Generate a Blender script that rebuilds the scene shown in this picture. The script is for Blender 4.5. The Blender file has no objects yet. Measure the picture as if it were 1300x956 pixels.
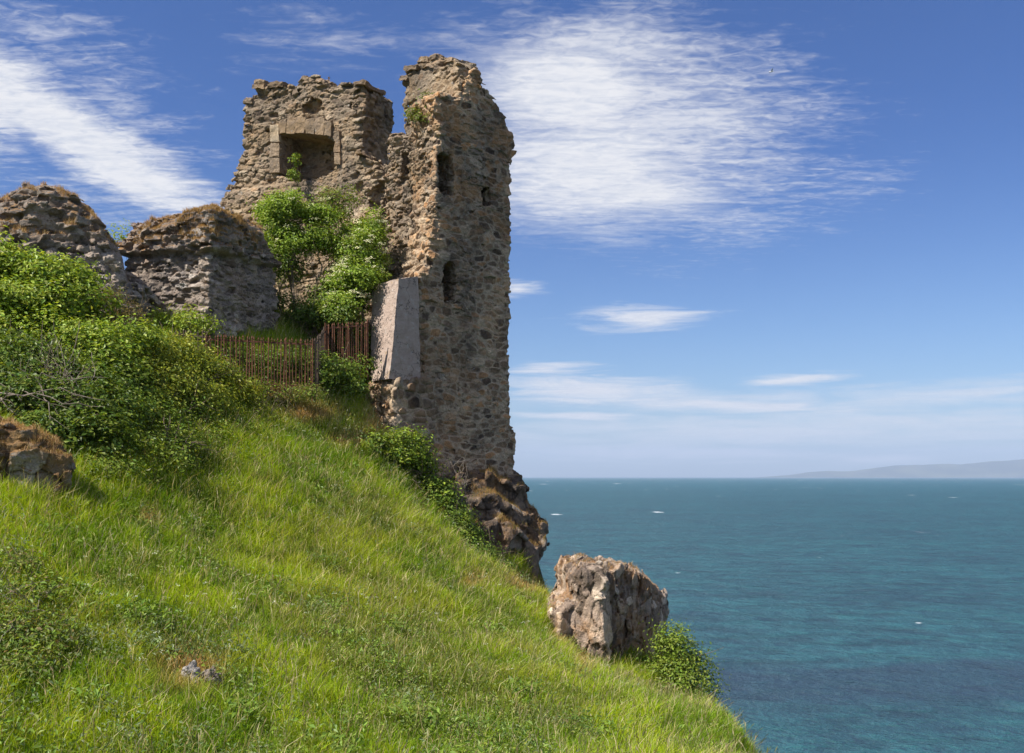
import bpy, math
import numpy as np
from mathutils import Vector

rng = np.random.default_rng(7)
sc = bpy.context.scene
COL = sc.collection
F = 1300.0                                   # focal length in photograph pixels

def P(px, py, D):
    """world point seen at photograph pixel (px,py) at a distance D along +Y"""
    return np.array([(px - 650.0) / F * D, D, (605.0 - py) / F * D])

# ------------------------------------------------------------------ noise
U32 = np.uint32
def hash3(ix, iy, iz, seed):
    with np.errstate(over='ignore'):
        h = ix.astype(U32, copy=False) * U32(374761393) + iy.astype(U32, copy=False) * U32(668265263) + iz.astype(U32, copy=False) * U32(2147483647) + U32((seed * 1274126177) & 0xffffffff)
        h ^= h >> U32(13); h *= U32(1274126177)
        h ^= h >> U32(16); h *= U32(2246822519)
        h ^= h >> U32(15)
    return (h & U32(0xffffff)).astype(np.float32) * np.float32(1 / 16777216.0)

def vnoise(x, y, z, seed=0):
    x = np.asarray(x, np.float32); y = np.asarray(y, np.float32); z = np.asarray(z, np.float32)
    ix = np.floor(x); iy = np.floor(y); iz = np.floor(z)
    fx = x - ix; fy = y - iy; fz = z - iz
    fx = fx * fx * (3 - 2 * fx); fy = fy * fy * (3 - 2 * fy); fz = fz * fz * (3 - 2 * fz)
    ix = ix.astype(np.int32); iy = iy.astype(np.int32); iz = iz.astype(np.int32)
    ix = ix.astype(U32); iy = iy.astype(U32); iz = iz.astype(U32)
    def c(a, b, d): return hash3(ix + U32(a), iy + U32(b), iz + U32(d), seed)
    x00 = c(0,0,0) * (1 - fx) + c(1,0,0) * fx
    x10 = c(0,1,0) * (1 - fx) + c(1,1,0) * fx
    x01 = c(0,0,1) * (1 - fx) + c(1,0,1) * fx
    x11 = c(0,1,1) * (1 - fx) + c(1,1,1) * fx
    a = x00 * (1 - fy) + x10 * fy
    b = x01 * (1 - fy) + x11 * fy
    return (a * (1 - fz) + b * fz) * 2 - 1

def fbm(x, y, z, seed=0, octv=3, gain=0.5):
    s = 0; a = 1.0; t = 0; k = 1.0
    for o in range(octv):
        s = s + a * vnoise(x * k + o * 17.3, y * k + o * 5.1, z * k - o * 9.7, seed + o)
        t += a; a *= gain; k *= 2.07
    return s / t

def fbm2(U, Z, a, b, seed, octv):
    u = U[:, :1, :]; z = Z[:, :1, :]
    return fbm(u / a, u * 0, z / b, seed, octv)

def sstep(a, b, x):
    t = np.clip((x - a) / (b - a), 0, 1)
    return t * t * (3 - 2 * t)

# ------------------------------------------------------------------ objects
def tag(o, label=None, cat=None, group=None, kind=None):
    if label: o['label'] = label
    if cat: o['category'] = cat
    if group: o['group'] = group
    if kind: o['kind'] = kind
    return o

def empty(name, loc, label, cat, group=None):
    o = bpy.data.objects.new(name, None); COL.objects.link(o)
    o.location = tuple(float(v) for v in loc); o.empty_display_size = 0.3
    return tag(o, label, cat, group)

def mesh_obj(name, V, Fc, mat, parent=None, attrs=None, smooth=False, loc=None):
    V = np.ascontiguousarray(V, np.float32); Fc = np.ascontiguousarray(Fc, np.int32)
    if loc is None and parent is not None:
        loc = (0, 0, 0); p_ = parent
        while p_ is not None: V = V - np.array(p_.location, np.float32); p_ = p_.parent
    k = Fc.shape[1]
    me = bpy.data.meshes.new(name)
    me.vertices.add(len(V)); me.vertices.foreach_set('co', V.ravel())
    me.loops.add(Fc.size); me.loops.foreach_set('vertex_index', Fc.ravel())
    me.polygons.add(len(Fc))
    me.polygons.foreach_set('loop_start', np.arange(0, Fc.size, k, dtype=np.int32))
    me.polygons.foreach_set('loop_total', np.full(len(Fc), k, np.int32))
    me.polygons.foreach_set('use_smooth', np.full(len(Fc), smooth, bool))
    me.update(calc_edges=True)
    for an, arr in (attrs or {}).items():
        a = me.color_attributes.new(an, 'FLOAT_COLOR', 'POINT')
        arr = np.ascontiguousarray(arr, np.float32)
        if arr.shape[1] == 3: arr = np.hstack([arr, np.ones((len(arr), 1), np.float32)])
        a.data.foreach_set('color', arr.ravel())
    me.materials.append(mat)
    o = bpy.data.objects.new(name, me); COL.objects.link(o)
    if parent is not None: o.parent = parent
    if loc is not None: o.location = tuple(float(v) for v in loc)
    return o

class MB:
    """collects quads / tris as quads into one mesh"""
    def __init__(s): s.V = []; s.F = []; s.n = 0; s.A = []
    def add(s, V, Fc, A=None):
        V = np.asarray(V, np.float32); Fc = np.asarray(Fc, np.int32)
        s.V.append(V); s.F.append(Fc + s.n); s.n += len(V)
        if A is not None: s.A.append(np.broadcast_to(np.asarray(A, np.float32), (len(V), 3)))
    def build(s, name, mat, parent=None, smooth=False, attr='tint', loc=None):
        V = np.vstack(s.V); Fc = np.vstack(s.F)
        return mesh_obj(name, V, Fc, mat, parent, {attr: np.vstack(s.A)} if s.A else None, smooth, loc)

def tube(path, radii, sides=5):
    path = np.asarray(path, float); n = len(path)
    radii = np.broadcast_to(radii, n)
    T = np.gradient(path, axis=0); T /= np.linalg.norm(T, axis=1)[:, None] + 1e-9
    up = np.array([0.13, 0.21, 0.97]); V = []
    for i in range(n):
        a = np.cross(T[i], up)
        if np.linalg.norm(a) < 1e-3: a = np.cross(T[i], [1, 0, 0])
        a /= np.linalg.norm(a); b = np.cross(T[i], a)
        th = np.arange(sides) / sides * 2 * np.pi
        V.append(path[i] + radii[i] * (np.cos(th)[:, None] * a + np.sin(th)[:, None] * b))
    V = np.vstack(V); Q = []
    for i in range(n - 1):
        for k in range(sides):
            k2 = (k + 1) % sides
            Q.append((i * sides + k, i * sides + k2, (i + 1) * sides + k2, (i + 1) * sides + k))
    return V, np.array(Q)

# ------------------------------------------------------------------ shader helper
class NT:
    def __init__(s, tree): s.t = tree; s.n = tree.nodes; s.l = tree.links
    def node(s, typ, **kw):
        nd = s.n.new(typ)
        for k, v in kw.items(): setattr(nd, k, v)
        return nd
    def put(s, sock, v):
        if isinstance(v, bpy.types.NodeSocket): s.l.new(v, sock)
        elif v is not None:
            if isinstance(v, tuple) and len(v) == 3 and sock.type == 'RGBA': v = (*v, 1)
            sock.default_value = v
    def m(s, op, a, b=None, c=None, clamp=False):
        nd = s.node('ShaderNodeMath', operation=op, use_clamp=clamp)
        s.put(nd.inputs[0], a)
        if b is not None: s.put(nd.inputs[1], b)
        if c is not None: s.put(nd.inputs[2], c)
        return nd.outputs[0]
    def add(s, a, b): return s.m('ADD', a, b)
    def sub(s, a, b): return s.m('SUBTRACT', a, b)
    def mul(s, a, b): return s.m('MULTIPLY', a, b)
    def step(s, a, b, x):
        nd = s.node('ShaderNodeMapRange', interpolation_type='SMOOTHSTEP')
        s.put(nd.inputs['Value'], x); s.put(nd.inputs['From Min'], a); s.put(nd.inputs['From Max'], b)
        return nd.outputs['Result']
    def mix(s, f, a, b, blend='MIX'):
        nd = s.node('ShaderNodeMix', data_type='RGBA', blend_type=blend)
        s.put(nd.inputs[0], f); s.put(nd.inputs[6], a); s.put(nd.inputs[7], b)
        return nd.outputs[2]
    def noise(s, vec, scale, detail=3, rough=0.55, out=0, dist=0.0):
        nd = s.node('ShaderNodeTexNoise')
        s.put(nd.inputs['Vector'], vec); nd.inputs['Scale'].default_value = scale
        nd.inputs['Detail'].default_value = detail; nd.inputs['Roughness'].default_value = rough
        nd.inputs['Distortion'].default_value = dist
        return nd.outputs[out]
    def map(s, vec, scale=(1,1,1), loc=(0,0,0), rot=(0,0,0)):
        nd = s.node('ShaderNodeMapping')
        s.put(nd.inputs['Vector'], vec); nd.inputs['Scale'].default_value = scale
        nd.inputs['Location'].default_value = loc; nd.inputs['Rotation'].default_value = rot
        return nd.outputs[0]
    def ramp(s, f, stops, interp='LINEAR'):
        nd = s.node('ShaderNodeValToRGB'); cr = nd.color_ramp; cr.interpolation = interp
        while len(cr.elements) < len(stops): cr.elements.new(0.5)
        for e, (p, c) in zip(cr.elements, stops):
            e.position = p; e.color = (*c, 1) if len(c) == 3 else c
        s.put(nd.inputs[0], f); return nd.outputs[0]
    def attr(s, name):
        nd = s.node('ShaderNodeAttribute', attribute_name=name); return nd
    def sep(s, c):
        nd = s.node('ShaderNodeSeparateColor'); s.put(nd.inputs[0], c); return nd.outputs
    def xyz(s, v):
        nd = s.node('ShaderNodeSeparateXYZ'); s.put(nd.inputs[0], v); return nd.outputs
    def bump(s, h, strength, dist, normal=None):
        nd = s.node('ShaderNodeBump'); nd.inputs['Strength'].default_value = strength
        nd.inputs['Distance'].default_value = dist; s.put(nd.inputs['Height'], h)
        if normal is not None: s.put(nd.inputs['Normal'], normal)
        return nd.outputs[0]

def new_mat(name):
    m = bpy.data.materials.new(name); m.use_nodes = True
    m.node_tree.nodes.clear(); t = NT(m.node_tree)
    out = t.node('ShaderNodeOutputMaterial'); return m, t, out

def principled(t, out, color, rough=0.85, spec=0.3, normal=None, metallic=0.0):
    b = t.node('ShaderNodeBsdfPrincipled')
    t.put(b.inputs['Base Color'], color); t.put(b.inputs['Roughness'], rough)
    t.put(b.inputs['Specular IOR Level'], spec); t.put(b.inputs['Metallic'], metallic)
    if normal is not None: t.put(b.inputs['Normal'], normal)
    t.l.new(b.outputs[0], out.inputs['Surface']); return b

def world_pos(t): return t.node('ShaderNodeNewGeometry').outputs['Position']

def stone_mat(name, ramp, mortar, lichen, lichen_amt, bump=0.6, grime=(0.07,0.06,0.05), grime_amt=0.5, turf=False, warm=False):
    m, t, out = new_mat(name)
    pos = world_pos(t)
    r1, r2, mo = t.sep(t.attr('stone').outputs['Color'])[:3]
    col = t.ramp(r1, ramp)
    n1 = t.noise(pos, 9.0, 5, 0.65); n2 = t.noise(pos, 34.0, 4, 0.65); n3 = t.noise(pos, 0.75, 4, 0.6)
    col = t.mix(1.0, col, t.ramp(n1, [(0.25, (0.62, 0.60, 0.58)), (0.75, (1.35, 1.33, 1.28))]), 'MULTIPLY')
    col = t.mix(t.mul(mo, 0.85), col, mortar)
    col = t.mix(1.0, col, t.ramp(n2, [(0.28, (0.6, 0.6, 0.6)), (0.72, (1.35, 1.35, 1.35))]), 'MULTIPLY')
    col = t.mix(1.0, col, t.ramp(t.noise(t.map(pos, (0.55, 0.55, 0.28)), 1.0, 5, 0.65), [(0.33, (0.55, 0.55, 0.56)), (0.5, (0.92, 0.91, 0.90)), (0.66, (1.25, 1.2, 1.12))]), 'MULTIPLY')
    g = t.mul(t.step(0.46, 0.70, t.noise(pos, 1.7, 6, 0.7)), grime_amt)
    col = t.mix(g, col, grime)
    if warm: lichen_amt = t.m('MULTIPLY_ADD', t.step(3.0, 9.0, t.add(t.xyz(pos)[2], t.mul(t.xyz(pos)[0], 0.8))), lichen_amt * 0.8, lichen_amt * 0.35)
    lf = t.mul(t.step(0.46, 0.64, t.add(t.mul(n3, 0.65), t.mul(t.noise(pos, 4.5, 5, 0.7), 0.38))), lichen_amt)
    col = t.mix(lf, col, lichen)
    wl = t.mul(t.step(0.66, 0.72, t.noise(pos, 6.3, 3, 0.6)), 0.45)
    col = t.mix(wl, col, (0.42, 0.41, 0.38, 1))
    h = t.add(t.mul(t.noise(pos, 16.0, 5, 0.7), 1.0), t.mul(n2, 0.45))
    if turf:
        gnm = t.node('ShaderNodeNewGeometry').outputs['True Normal']
        f = t.step(0.42, 0.72, t.add(t.xyz(gnm)[2], t.mul(t.sub(t.noise(pos, 2.5, 4, 0.6), 0.5), 0.5)))
        f = t.mul(f, t.step(turf, turf + 0.5, t.xyz(pos)[2]))
        col = t.mix(f, col, t.ramp(n1, [(0.3, (.13, .075, .036)), (0.7, (.33, .20, .095))]))
    principled(t, out, col, 0.92, 0.15, t.bump(h, bump, 0.05))
    return m

def leaf_mat(name, attr='tint', trans=0.35, rough=0.55, gain=1.0, spec=0.22):
    m, t, out = new_mat(name)
    c = t.attr(attr).outputs['Color']
    if gain != 1.0: c = t.mix(1.0, c, (gain, gain, gain, 1), 'MULTIPLY')
    d = t.node('ShaderNodeBsdfPrincipled'); t.put(d.inputs['Base Color'], c)
    d.inputs['Roughness'].default_value = rough; d.inputs['Specular IOR Level'].default_value = spec
    tr = t.node('ShaderNodeBsdfTranslucent')
    t.put(tr.inputs['Color'], t.mix(1.0, c, (1.25, 1.15, 0.45, 1), 'MULTIPLY'))
    mx = t.node('ShaderNodeMixShader'); mx.inputs[0].default_value = trans
    t.l.new(d.outputs[0], mx.inputs[1]); t.l.new(tr.outputs[0], mx.inputs[2])
    t.l.new(mx.outputs[0], out.inputs['Surface']); return m

# ------------------------------------------------------------------ implicit stone bodies
def poly_sd(U, Z, poly):
    """signed distance to a 2-D polygon, negative inside"""
    poly = np.asarray(poly, np.float64); n = len(poly)
    d = np.full(U.shape, 1e9); s = np.ones(U.shape)
    j = n - 1
    for i in range(n):
        vi = poly[i]; vj = poly[j]
        ex, ey = vj - vi; wx = U - vi[0]; wy = Z - vi[1]
        t = np.clip((wx * ex + wy * ey) / (ex * ex + ey * ey + 1e-12), 0, 1)
        bx = wx - ex * t; by = wy - ey * t
        d = np.minimum(d, bx * bx + by * by)
        c1 = Z >= vi[1]; c2 = Z < vj[1]; c3 = ex * wy > ey * wx
        flip = (c1 & c2 & c3) | (~c1 & ~c2 & ~c3)
        s = np.where(flip, -s, s); j = i
    return (s * np.sqrt(d)).astype(np.float32)

def stones(u, w, z, size, seed, warp=0.35, jit=0.75):
    """irregular coursed stones: two random numbers per stone, distance to the joint, tilt of the face"""
    R_ = [_stones(u[i:i+50000], w[i:i+50000], z[i:i+50000], size, seed, warp, jit) for i in range(0, len(u), 50000)]
    return tuple(np.concatenate([q[k] for q in R_]) for k in range(4))
def _stones(u, w, z, size, seed, warp, jit):
    su, sw, sz = (np.float32(v) for v in size)
    f = np.float32
    u = u + f(warp) * su * fbm(u / (su * 2.2), w / (su * 2.2), z / (su * 2.2), seed + 50, 2)
    z = z + f(warp * 1.6) * sz * fbm(u / (su * 3.0), w / (su * 3.0), z / (su * 3.0), seed + 60, 2)
    w = w + f(warp) * sw * fbm(u / (su * 2.4), w / (su * 2.4), z / (su * 2.4), seed + 70, 1)
    n = len(u); jit = f(jit)
    F1 = np.full(n, 1e9, f); F2 = F1.copy()
    H = np.zeros(n, U32); T = np.zeros(n, f)
    zs = (z / sz).astype(f); us = (u / su).astype(f); ws = (w / sw).astype(f)
    iz0 = np.floor(zs).astype(np.int32); zero = np.zeros_like(iz0)
    m10 = U32(1023); k10 = f(1 / 1023.0)
    with np.errstate(over='ignore'):
        for dz in (-1, 0, 1):
            iz = iz0 + np.int32(dz)
            o = hash3(iz, zero, zero, seed + 1)
            uu = us + o; ww = ws + o * f(3.7)
            iu0 = np.floor(uu).astype(np.int32); iw0 = np.floor(ww).astype(np.int32)
            fu = uu - iu0; fw = ww - iw0; fz = zs - iz
            hz = iz.astype(U32) * U32(2147483647) + U32((seed * 1274126177) & 0xffffffff)
            for du in (-1, 0, 1):
                hu = hz + (iu0 + np.int32(du)).astype(U32) * U32(374761393)
                for dw in (-1, 0, 1):
                    h = hu + (iw0 + np.int32(dw)).astype(U32) * U32(668265263)
                    h ^= h >> U32(13); h *= U32(1274126177); h ^= h >> U32(16); h *= U32(2246822519); h ^= h >> U32(15)
                    a = (h & m10) * k10 - f(.5); b = ((h >> U32(10)) & m10) * k10 - f(.5); c = (h >> U32(22)) * k10 - f(.5)
                    wt = ((h * U32(2654435761)) >> U32(22)) * k10
                    x = fu - (f(du + .5) + jit * a); y = fw - (f(dw + .5) + jit * b); q = fz - (f(.5) + jit * f(.55) * c)
                    d = np.sqrt(x * x + y * y + q * q) - f(.40) * wt
                    less = d < F1
                    F2 = np.where(less, F1, np.minimum(F2, d))
                    H = np.where(less, h, H)
                    T = np.where(less, (a * q + b * x + c * y) * f(2), T)
                    F1 = np.where(less, d, F1)
        A = ((H * U32(2246822519) ^ (H >> U32(7))) & U32(0xffff)) / f(65535.0)
        B = ((H * U32(2654435761)) >> U32(22)) * k10
    return A.astype(f), B, (F2 - F1) * f(0.25) * (su + sz), T

def surface_nets(f, org, h):
    s = f < 0
    c8 = [s[i:s.shape[0]-1+i, j:s.shape[1]-1+j, k:s.shape[2]-1+k] for i in (0,1) for j in (0,1) for k in (0,1)]
    cnt = np.zeros(c8[0].shape, np.int8)
    for c in c8: cnt += c
    act = (cnt > 0) & (cnt < 8)
    I, J, K = np.nonzero(act)
    idx = np.full(act.shape, -1, np.int32); idx[I, J, K] = np.arange(len(I))
    offs = [(i, j, k) for i in (0,1) for j in (0,1) for k in (0,1)]
    val = np.stack([f[I+i, J+j, K+k] for i, j, k in offs], 1)
    acc = np.zeros((len(I), 3), np.float32); num = np.zeros(len(I), np.float32)
    for a in range(8):
        for b in range(a + 1, 8):
            oa = np.array(offs[a]); ob = np.array(offs[b])
            if np.abs(oa - ob).sum() != 1: continue
            va = val[:, a]; vb = val[:, b]; cr = (va < 0) != (vb < 0)
            t = np.where(cr, va / (va - vb + 1e-12), 0)[:, None]
            acc += np.where(cr[:, None], oa + t * (ob - oa), 0); num += cr
    V = np.stack([I, J, K], 1) + acc / num[:, None]
    V = np.asarray(org, np.float32) + V * h
    faces = []
    nx, ny, nz = f.shape
    def quads(lo, hi, cells, flip):
        cr = lo != hi
        q = np.stack([c[cr] for c in cells], 1); sg = lo[cr]
        if flip: sg = ~sg
        q[sg] = q[sg][:, ::-1]
        faces.append(q)
    quads(s[:-1, 1:-1, 1:-1], s[1:, 1:-1, 1:-1], [idx[:, :-1, :-1], idx[:, 1:, :-1], idx[:, 1:, 1:], idx[:, :-1, 1:]], True)
    quads(s[1:-1, :-1, 1:-1], s[1:-1, 1:, 1:-1], [idx[:-1, :, :-1], idx[1:, :, :-1], idx[1:, :, 1:], idx[:-1, :, 1:]], False)
    quads(s[1:-1, 1:-1, :-1], s[1:-1, 1:-1, 1:], [idx[:-1, :-1, :], idx[1:, :-1, :], idx[1:, 1:, :], idx[:-1, 1:, :]], True)
    Q = np.vstack(faces); Q = Q[(Q >= 0).all(1)]
    lab = np.arange(len(V)); e = np.vstack([Q[:, [0, 1]], Q[:, [1, 2]], Q[:, [2, 3]], Q[:, [3, 0]]])
    for it in range(60):                                  # drop crumbs that hang loose in the air
        m_ = np.minimum(lab[e[:, 0]], lab[e[:, 1]]); new = lab.copy()
        np.minimum.at(new, lab[e[:, 0]], m_); np.minimum.at(new, lab[e[:, 1]], m_)
        np.minimum.at(new, e[:, 0], m_); np.minimum.at(new, e[:, 1], m_)
        new = new[new]; new = new[new]
        if (new == lab).all(): break
        lab = new
    cnt = np.bincount(lab, minlength=len(V)); keep = cnt[lab] > max(300, 0.03 * cnt.max())
    Q = Q[keep[Q[:, 0]]]; ren = np.cumsum(keep) - 1
    return V[keep].astype(np.float32), ren[Q]

class Frame:
    """vertical plane: origin O, u to the right along it, w into the body, z up"""
    def __init__(s, O, u):
        s.O = np.array([O[0], O[1], 0.0]); s.u = np.array([u[0], u[1], 0.0]); s.u /= np.linalg.norm(s.u)
        s.w = np.array([-s.u[1], s.u[0], 0.0])
    def uv(s, px, py):
        d = np.array([(px - 650) / F, 1.0, (605 - py) / F])
        lam = (s.O @ s.w) / (d @ s.w); p = d * lam
        return np.array([(p - s.O) @ s.u, p[2]])
    def poly(s, pts): return np.array([s.uv(*p) for p in pts])
    def world(s, L):
        L = np.asarray(L); return s.O + L[:, :1] * s.u + L[:, 1:2] * s.w + np.array([0, 0, 1.0]) * L[:, 2:3]

def round_max(a, b, r):
    if r <= 0: return np.maximum(a, b)
    return np.minimum(np.maximum(a, b), -r) + np.sqrt(np.maximum(a + r, 0) ** 2 + np.maximum(b + r, 0) ** 2)

def body(name, frame, base, lo, hi, h, mat, parent, size=(0.34, 0.3, 0.2), seed=1, groove=0.045, gw=0.03,
         stone_amp=0.05, out_amp=0.2, rough=0.05, lump=0.08, lump_s=1.2, outw=None, warp=0.45, mort_w=0.028, jit=0.9, tilt=1.3, small=0.0, gap=0.10, gap_n=0.05, rough_f=6.0, inset=0.0):
    """base(U,W,Z) -> (sd, looseness 0..1) on a grid in the frame; stones grow out of it"""
    n = [int(math.ceil((hi[i] - lo[i]) / h)) + 1 for i in range(3)]
    ax = [lo[i] + np.arange(n[i], dtype=np.float32) * h for i in range(3)]
    U, W, Z = np.meshgrid(*ax, indexing='ij')
    sd, loose = base(U, W, Z)
    f = sd.astype(np.float32) + np.float32(inset)
    lim = 0.10 + out_amp * 1.2 + stone_amp + rough + lump + groove + small
    bm = np.abs(f) < lim
    u, w, z = U[bm], W[bm], Z[bm]
    A, B, e, T = stones(u, w, z, size, seed, warp, jit)
    lo_ = loose[bm] if isinstance(loose, np.ndarray) else loose
    amp = stone_amp + (out_amp - stone_amp) * lo_
    g = f[bm]
    g = g - (A - 0.5) * 2 * amp * 0.7 - (B - 0.5) * amp * 0.5
    g = g - T * amp * tilt
    g = g + groove * (1 - sstep(0, gw, e)) * (1 + 0.8 * lo_)
    g = g + gap * ((A > 0.42) & (A < 0.42 + gap_n))
    if small > 0:
        A2, B2, e2, T2 = stones(u, w, z, tuple(0.42 * v for v in size), seed + 500, 0.6, 0.95)
        g = g - (A2 - 0.5) * 2 * small - T2 * small * 1.2 + small * 0.9 * (1 - sstep(0, 0.02, e2))
    g = g + rough * fbm(u * rough_f, w * rough_f, z * rough_f, seed + 9, 4, 0.6) + lump * fbm(u / lump_s, w / lump_s, z / lump_s, seed + 11, 2)
    f[bm] = g
    for a in range(3):                                    # close the body at the grid's border
        sl = [slice(None)] * 3
        for e_ in (0, -1):
            sl[a] = e_; f[tuple(sl)] = np.maximum(f[tuple(sl)], h * 0.5); sl[a] = slice(None)
    V, Q = surface_nets(f, lo, h)
    A, B, e, T = stones(V[:, 0], V[:, 1], V[:, 2], size, seed, warp, jit)
    C = np.stack([A, B, 1 - sstep(mort_w * 0.4, mort_w, e)], 1)
    return mesh_obj(name, frame.world(V), Q, mat, parent, {'stone': C}, False)

def hole(sd, cut, r=0.0): return np.maximum(sd, -cut)

# ------------------------------------------------------------------ terrain
CT = [  # (px, py, D) points of the ground
 (440,548,29.5),(560,664,29),(672,748,27),(700,780,26.5),(800,884,23.5),(760,862,22.5),(650,956,13),(800,956,14.5),(950,956,16),
 (500,800,18),(300,700,20),(400,600,25),(330,525,28),(300,866,13.5),(0,956,10.5),(0,866,12),(0,700,15),(100,630,18),
 (200,610,20.5),(0,575,18.5),(250,452,27.5),(330,492,28.5),(400,494,29),(468,482,30.5),(462,550,31),(200,405,29),
 (380,424,32),(600,700,31),(520,610,30.5),(640,740,29),(600,866,16.5),(500,700,23),(600,770,22),(720,846,20.5),
 (160,460,25.5),(100,520,22.5),(60,420,25),(600,1200,6.5),(480,620,27.5)]
W_ = [P(*p) for p in CT]
W_ += [np.array(p, float) for p in [(-12,25,4.0),(-12.5,28,4.5),(-15,27,4.4),(-14,22,3.0),(-13,17,1.6),(-11,12,-.4),(-9,7,-1.6),
 (0,0,-1.75),(-6,36,5.5),(-3,37,5.0),(-10,36,5.3),(-18,36,4.6),(-25,30,4.0),(-25,15,2.5),(-20,5,1.5),(-10,-5,-1),(5,-5,-2.2),(0,-15,-1.5),(4,10,-3.2),(6,18,-4.6),
 (-8.6,31,4.9),(-11,31.5,5.0),(-1,36,2.0),(0,42,2),(-10,46,5),(-25,45,4.5),(-40,30,3),(-40,0,3),(-25,-15,3),(4,25,-5.0),(3,29,-4.0),(2,33,-2.0),(0.4,34.5,-1.0),(-2,33.5,-.6),(-3.4,32,.7)]]
CP = np.array(W_)
def _tps(r2): return 0.5 * r2 * np.log(r2 + 1e-9)
_d2 = ((CP[:, None, :2] - CP[None, :, :2]) ** 2).sum(-1)
_n = len(CP); _M = np.zeros((_n + 3, _n + 3))
_M[:_n, :_n] = _tps(_d2) + np.eye(_n) * 1.5
_M[:_n, _n:] = np.c_[np.ones(_n), CP[:, :2]]; _M[_n:, :_n] = _M[:_n, _n:].T
_S = np.linalg.solve(_M, np.r_[CP[:, 2], 0, 0, 0])
EDGE = np.array([(-60,75),(-25,62),(-10,52),(-4.5,45),(-2.6,39),(-0.9,35.2),(-0.1,33),(0.0,30.5),(0.55,27.6),(1.3,26.4),(3.6,25.6),(4.4,24.2),(4.15,21),(3.35,16),(3.0,12),(3.2,8),(6,0),(12,-20),(20,-60),(-90,-60),(-90,75)])
def ground(x, y):
    x = np.asarray(x, float); y = np.asarray(y, float)
    sh = x.shape; x = x.ravel(); y = y.ravel(); z = np.empty(len(x))
    for i in range(0, len(x), 40000):
        a = x[i:i+40000]; b = y[i:i+40000]
        r2 = (a[:, None] - CP[None, :, 0]) ** 2 + (b[:, None] - CP[None, :, 1]) ** 2
        z[i:i+40000] = _tps(r2) @ _S[:_n] + _S[_n] + _S[_n+1] * a + _S[_n+2] * b
    z = np.clip(z, -6.5, 11)
    z = z + 0.07 * fbm(x / 1.1, y / 1.1, x * 0, 301, 3) + 0.10 * fbm(x / 3.0, y / 3.0, x * 0, 305, 2)
    s = poly_sd(x, y, EDGE) + 0.5 * fbm(x / 2.0, y / 2.0, x * 0, 311, 2)
    z = z - np.where(s > 0, np.minimum(1.2 * s + 0.35 * s * s, 30), 0)
    return np.maximum(z, -21).reshape(sh)

# ------------------------------------------------------------------ camera, render, light
cam = bpy.data.cameras.new('camera'); co = bpy.data.objects.new('camera', cam); COL.objects.link(co)
cam.sensor_width = 36; cam.lens = 36; cam.shift_y = 127.0 / 1300.0
cam.clip_start = 0.1; cam.clip_end = 60000
co.location = (0, 0, 0); co.rotation_euler = (math.radians(90), 0, 0); sc.camera = co
SUN_AZ, SUN_EL = math.radians(30), math.radians(51)       # sun to the left, a little behind the camera
sdir = Vector((-math.cos(SUN_EL) * math.cos(SUN_AZ), -math.cos(SUN_EL) * math.sin(SUN_AZ), math.sin(SUN_EL)))
sl = bpy.data.lights.new('sun', 'SUN'); sl.energy = 4.8; sl.angle = math.radians(0.5); sl.color = (1.0, 0.945, 0.86)
so = bpy.data.objects.new('sun', sl); COL.objects.link(so)
so.rotation_euler = (-sdir).to_track_quat('-Z', 'Y').to_euler()
vs = sc.view_settings; vs.view_transform = 'Standard'; vs.look = 'None'; vs.gamma = 1; vs.use_curve_mapping = False
vs.exposure = 0.8
sc.cycles.use_denoising = True
try:
    sc.cycles.denoiser = 'OPENIMAGEDENOISE'; sc.cycles.denoising_input_passes = 'RGB_ALBEDO_NORMAL'; sc.cycles.denoising_prefilter = 'ACCURATE'
except Exception: pass
sc.cycles.max_bounces = 6; sc.cycles.diffuse_bounces = 3; sc.cycles.glossy_bounces = 2; sc.cycles.transmission_bounces = 4
sc.cycles.volume_bounces = 0; sc.cycles.use_fast_gi = False; sc.cycles.caustics_reflective = False; sc.cycles.caustics_refractive = False

# ------------------------------------------------------------------ sky with its clouds
wd = bpy.data.worlds.new('World'); sc.world = wd; wd.use_nodes = True
wd.node_tree.nodes.clear(); t = NT(wd.node_tree)
sky = t.node('ShaderNodeTexSky', sky_type='NISHITA'); sky.sun_disc = False
sky.sun_elevation = SUN_EL; sky.sun_rotation = math.atan2(sdir.x, sdir.y)
sky.altitude = 0; sky.air_density = 1.0; sky.dust_density = 0.6; sky.ozone_density = 2.2
gen = t.node('ShaderNodeTexCoord').outputs['Generated']
dx, dy, dz = t.xyz(gen)
yy = t.m('MAXIMUM', dy, 0.05)
X = t.m('MULTIPLY_ADD', t.m('DIVIDE', dx, yy), 1300.0, 650.0)      # bearing east of the north-looking axis
Y = t.m('MULTIPLY_ADD', t.m('DIVIDE', dz, yy), -1300.0, 605.0)     # height above the horizon
zz = t.m('ADD', t.m('MAXIMUM', dz, 0.0), 0.06)
cmb = t.node('ShaderNodeCombineXYZ'); t.put(cmb.inputs[0], t.m('DIVIDE', dx, zz)); t.put(cmb.inputs[1], t.m('DIVIDE', dy, zz)); cmb.inputs[2].default_value = 0.4
pl = cmb.outputs[0]                                                 # point on the flat cloud layer
def ell(cx, cy, rx, ry, rot=0.0):
    c, s_ = math.cos(rot), math.sin(rot)
    a = t.sub(X, cx); b = t.sub(Y, cy)
    u = t.m('DIVIDE', t.add(t.mul(a, c), t.mul(b, s_)), rx); v = t.m('DIVIDE', t.sub(t.mul(b, c), t.mul(a, s_)), ry)
    return t.sub(1.0, t.m('SQRT', t.add(t.mul(u, u), t.mul(v, v))))
def union(*a):
    r = a[0]
    for b in a[1:]: r = t.m('MAXIMUM', r, b)
    return r
n_big = t.noise(t.map(pl, (1.0, 1.0, 1)), 2.2, 5, 0.6)
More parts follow.
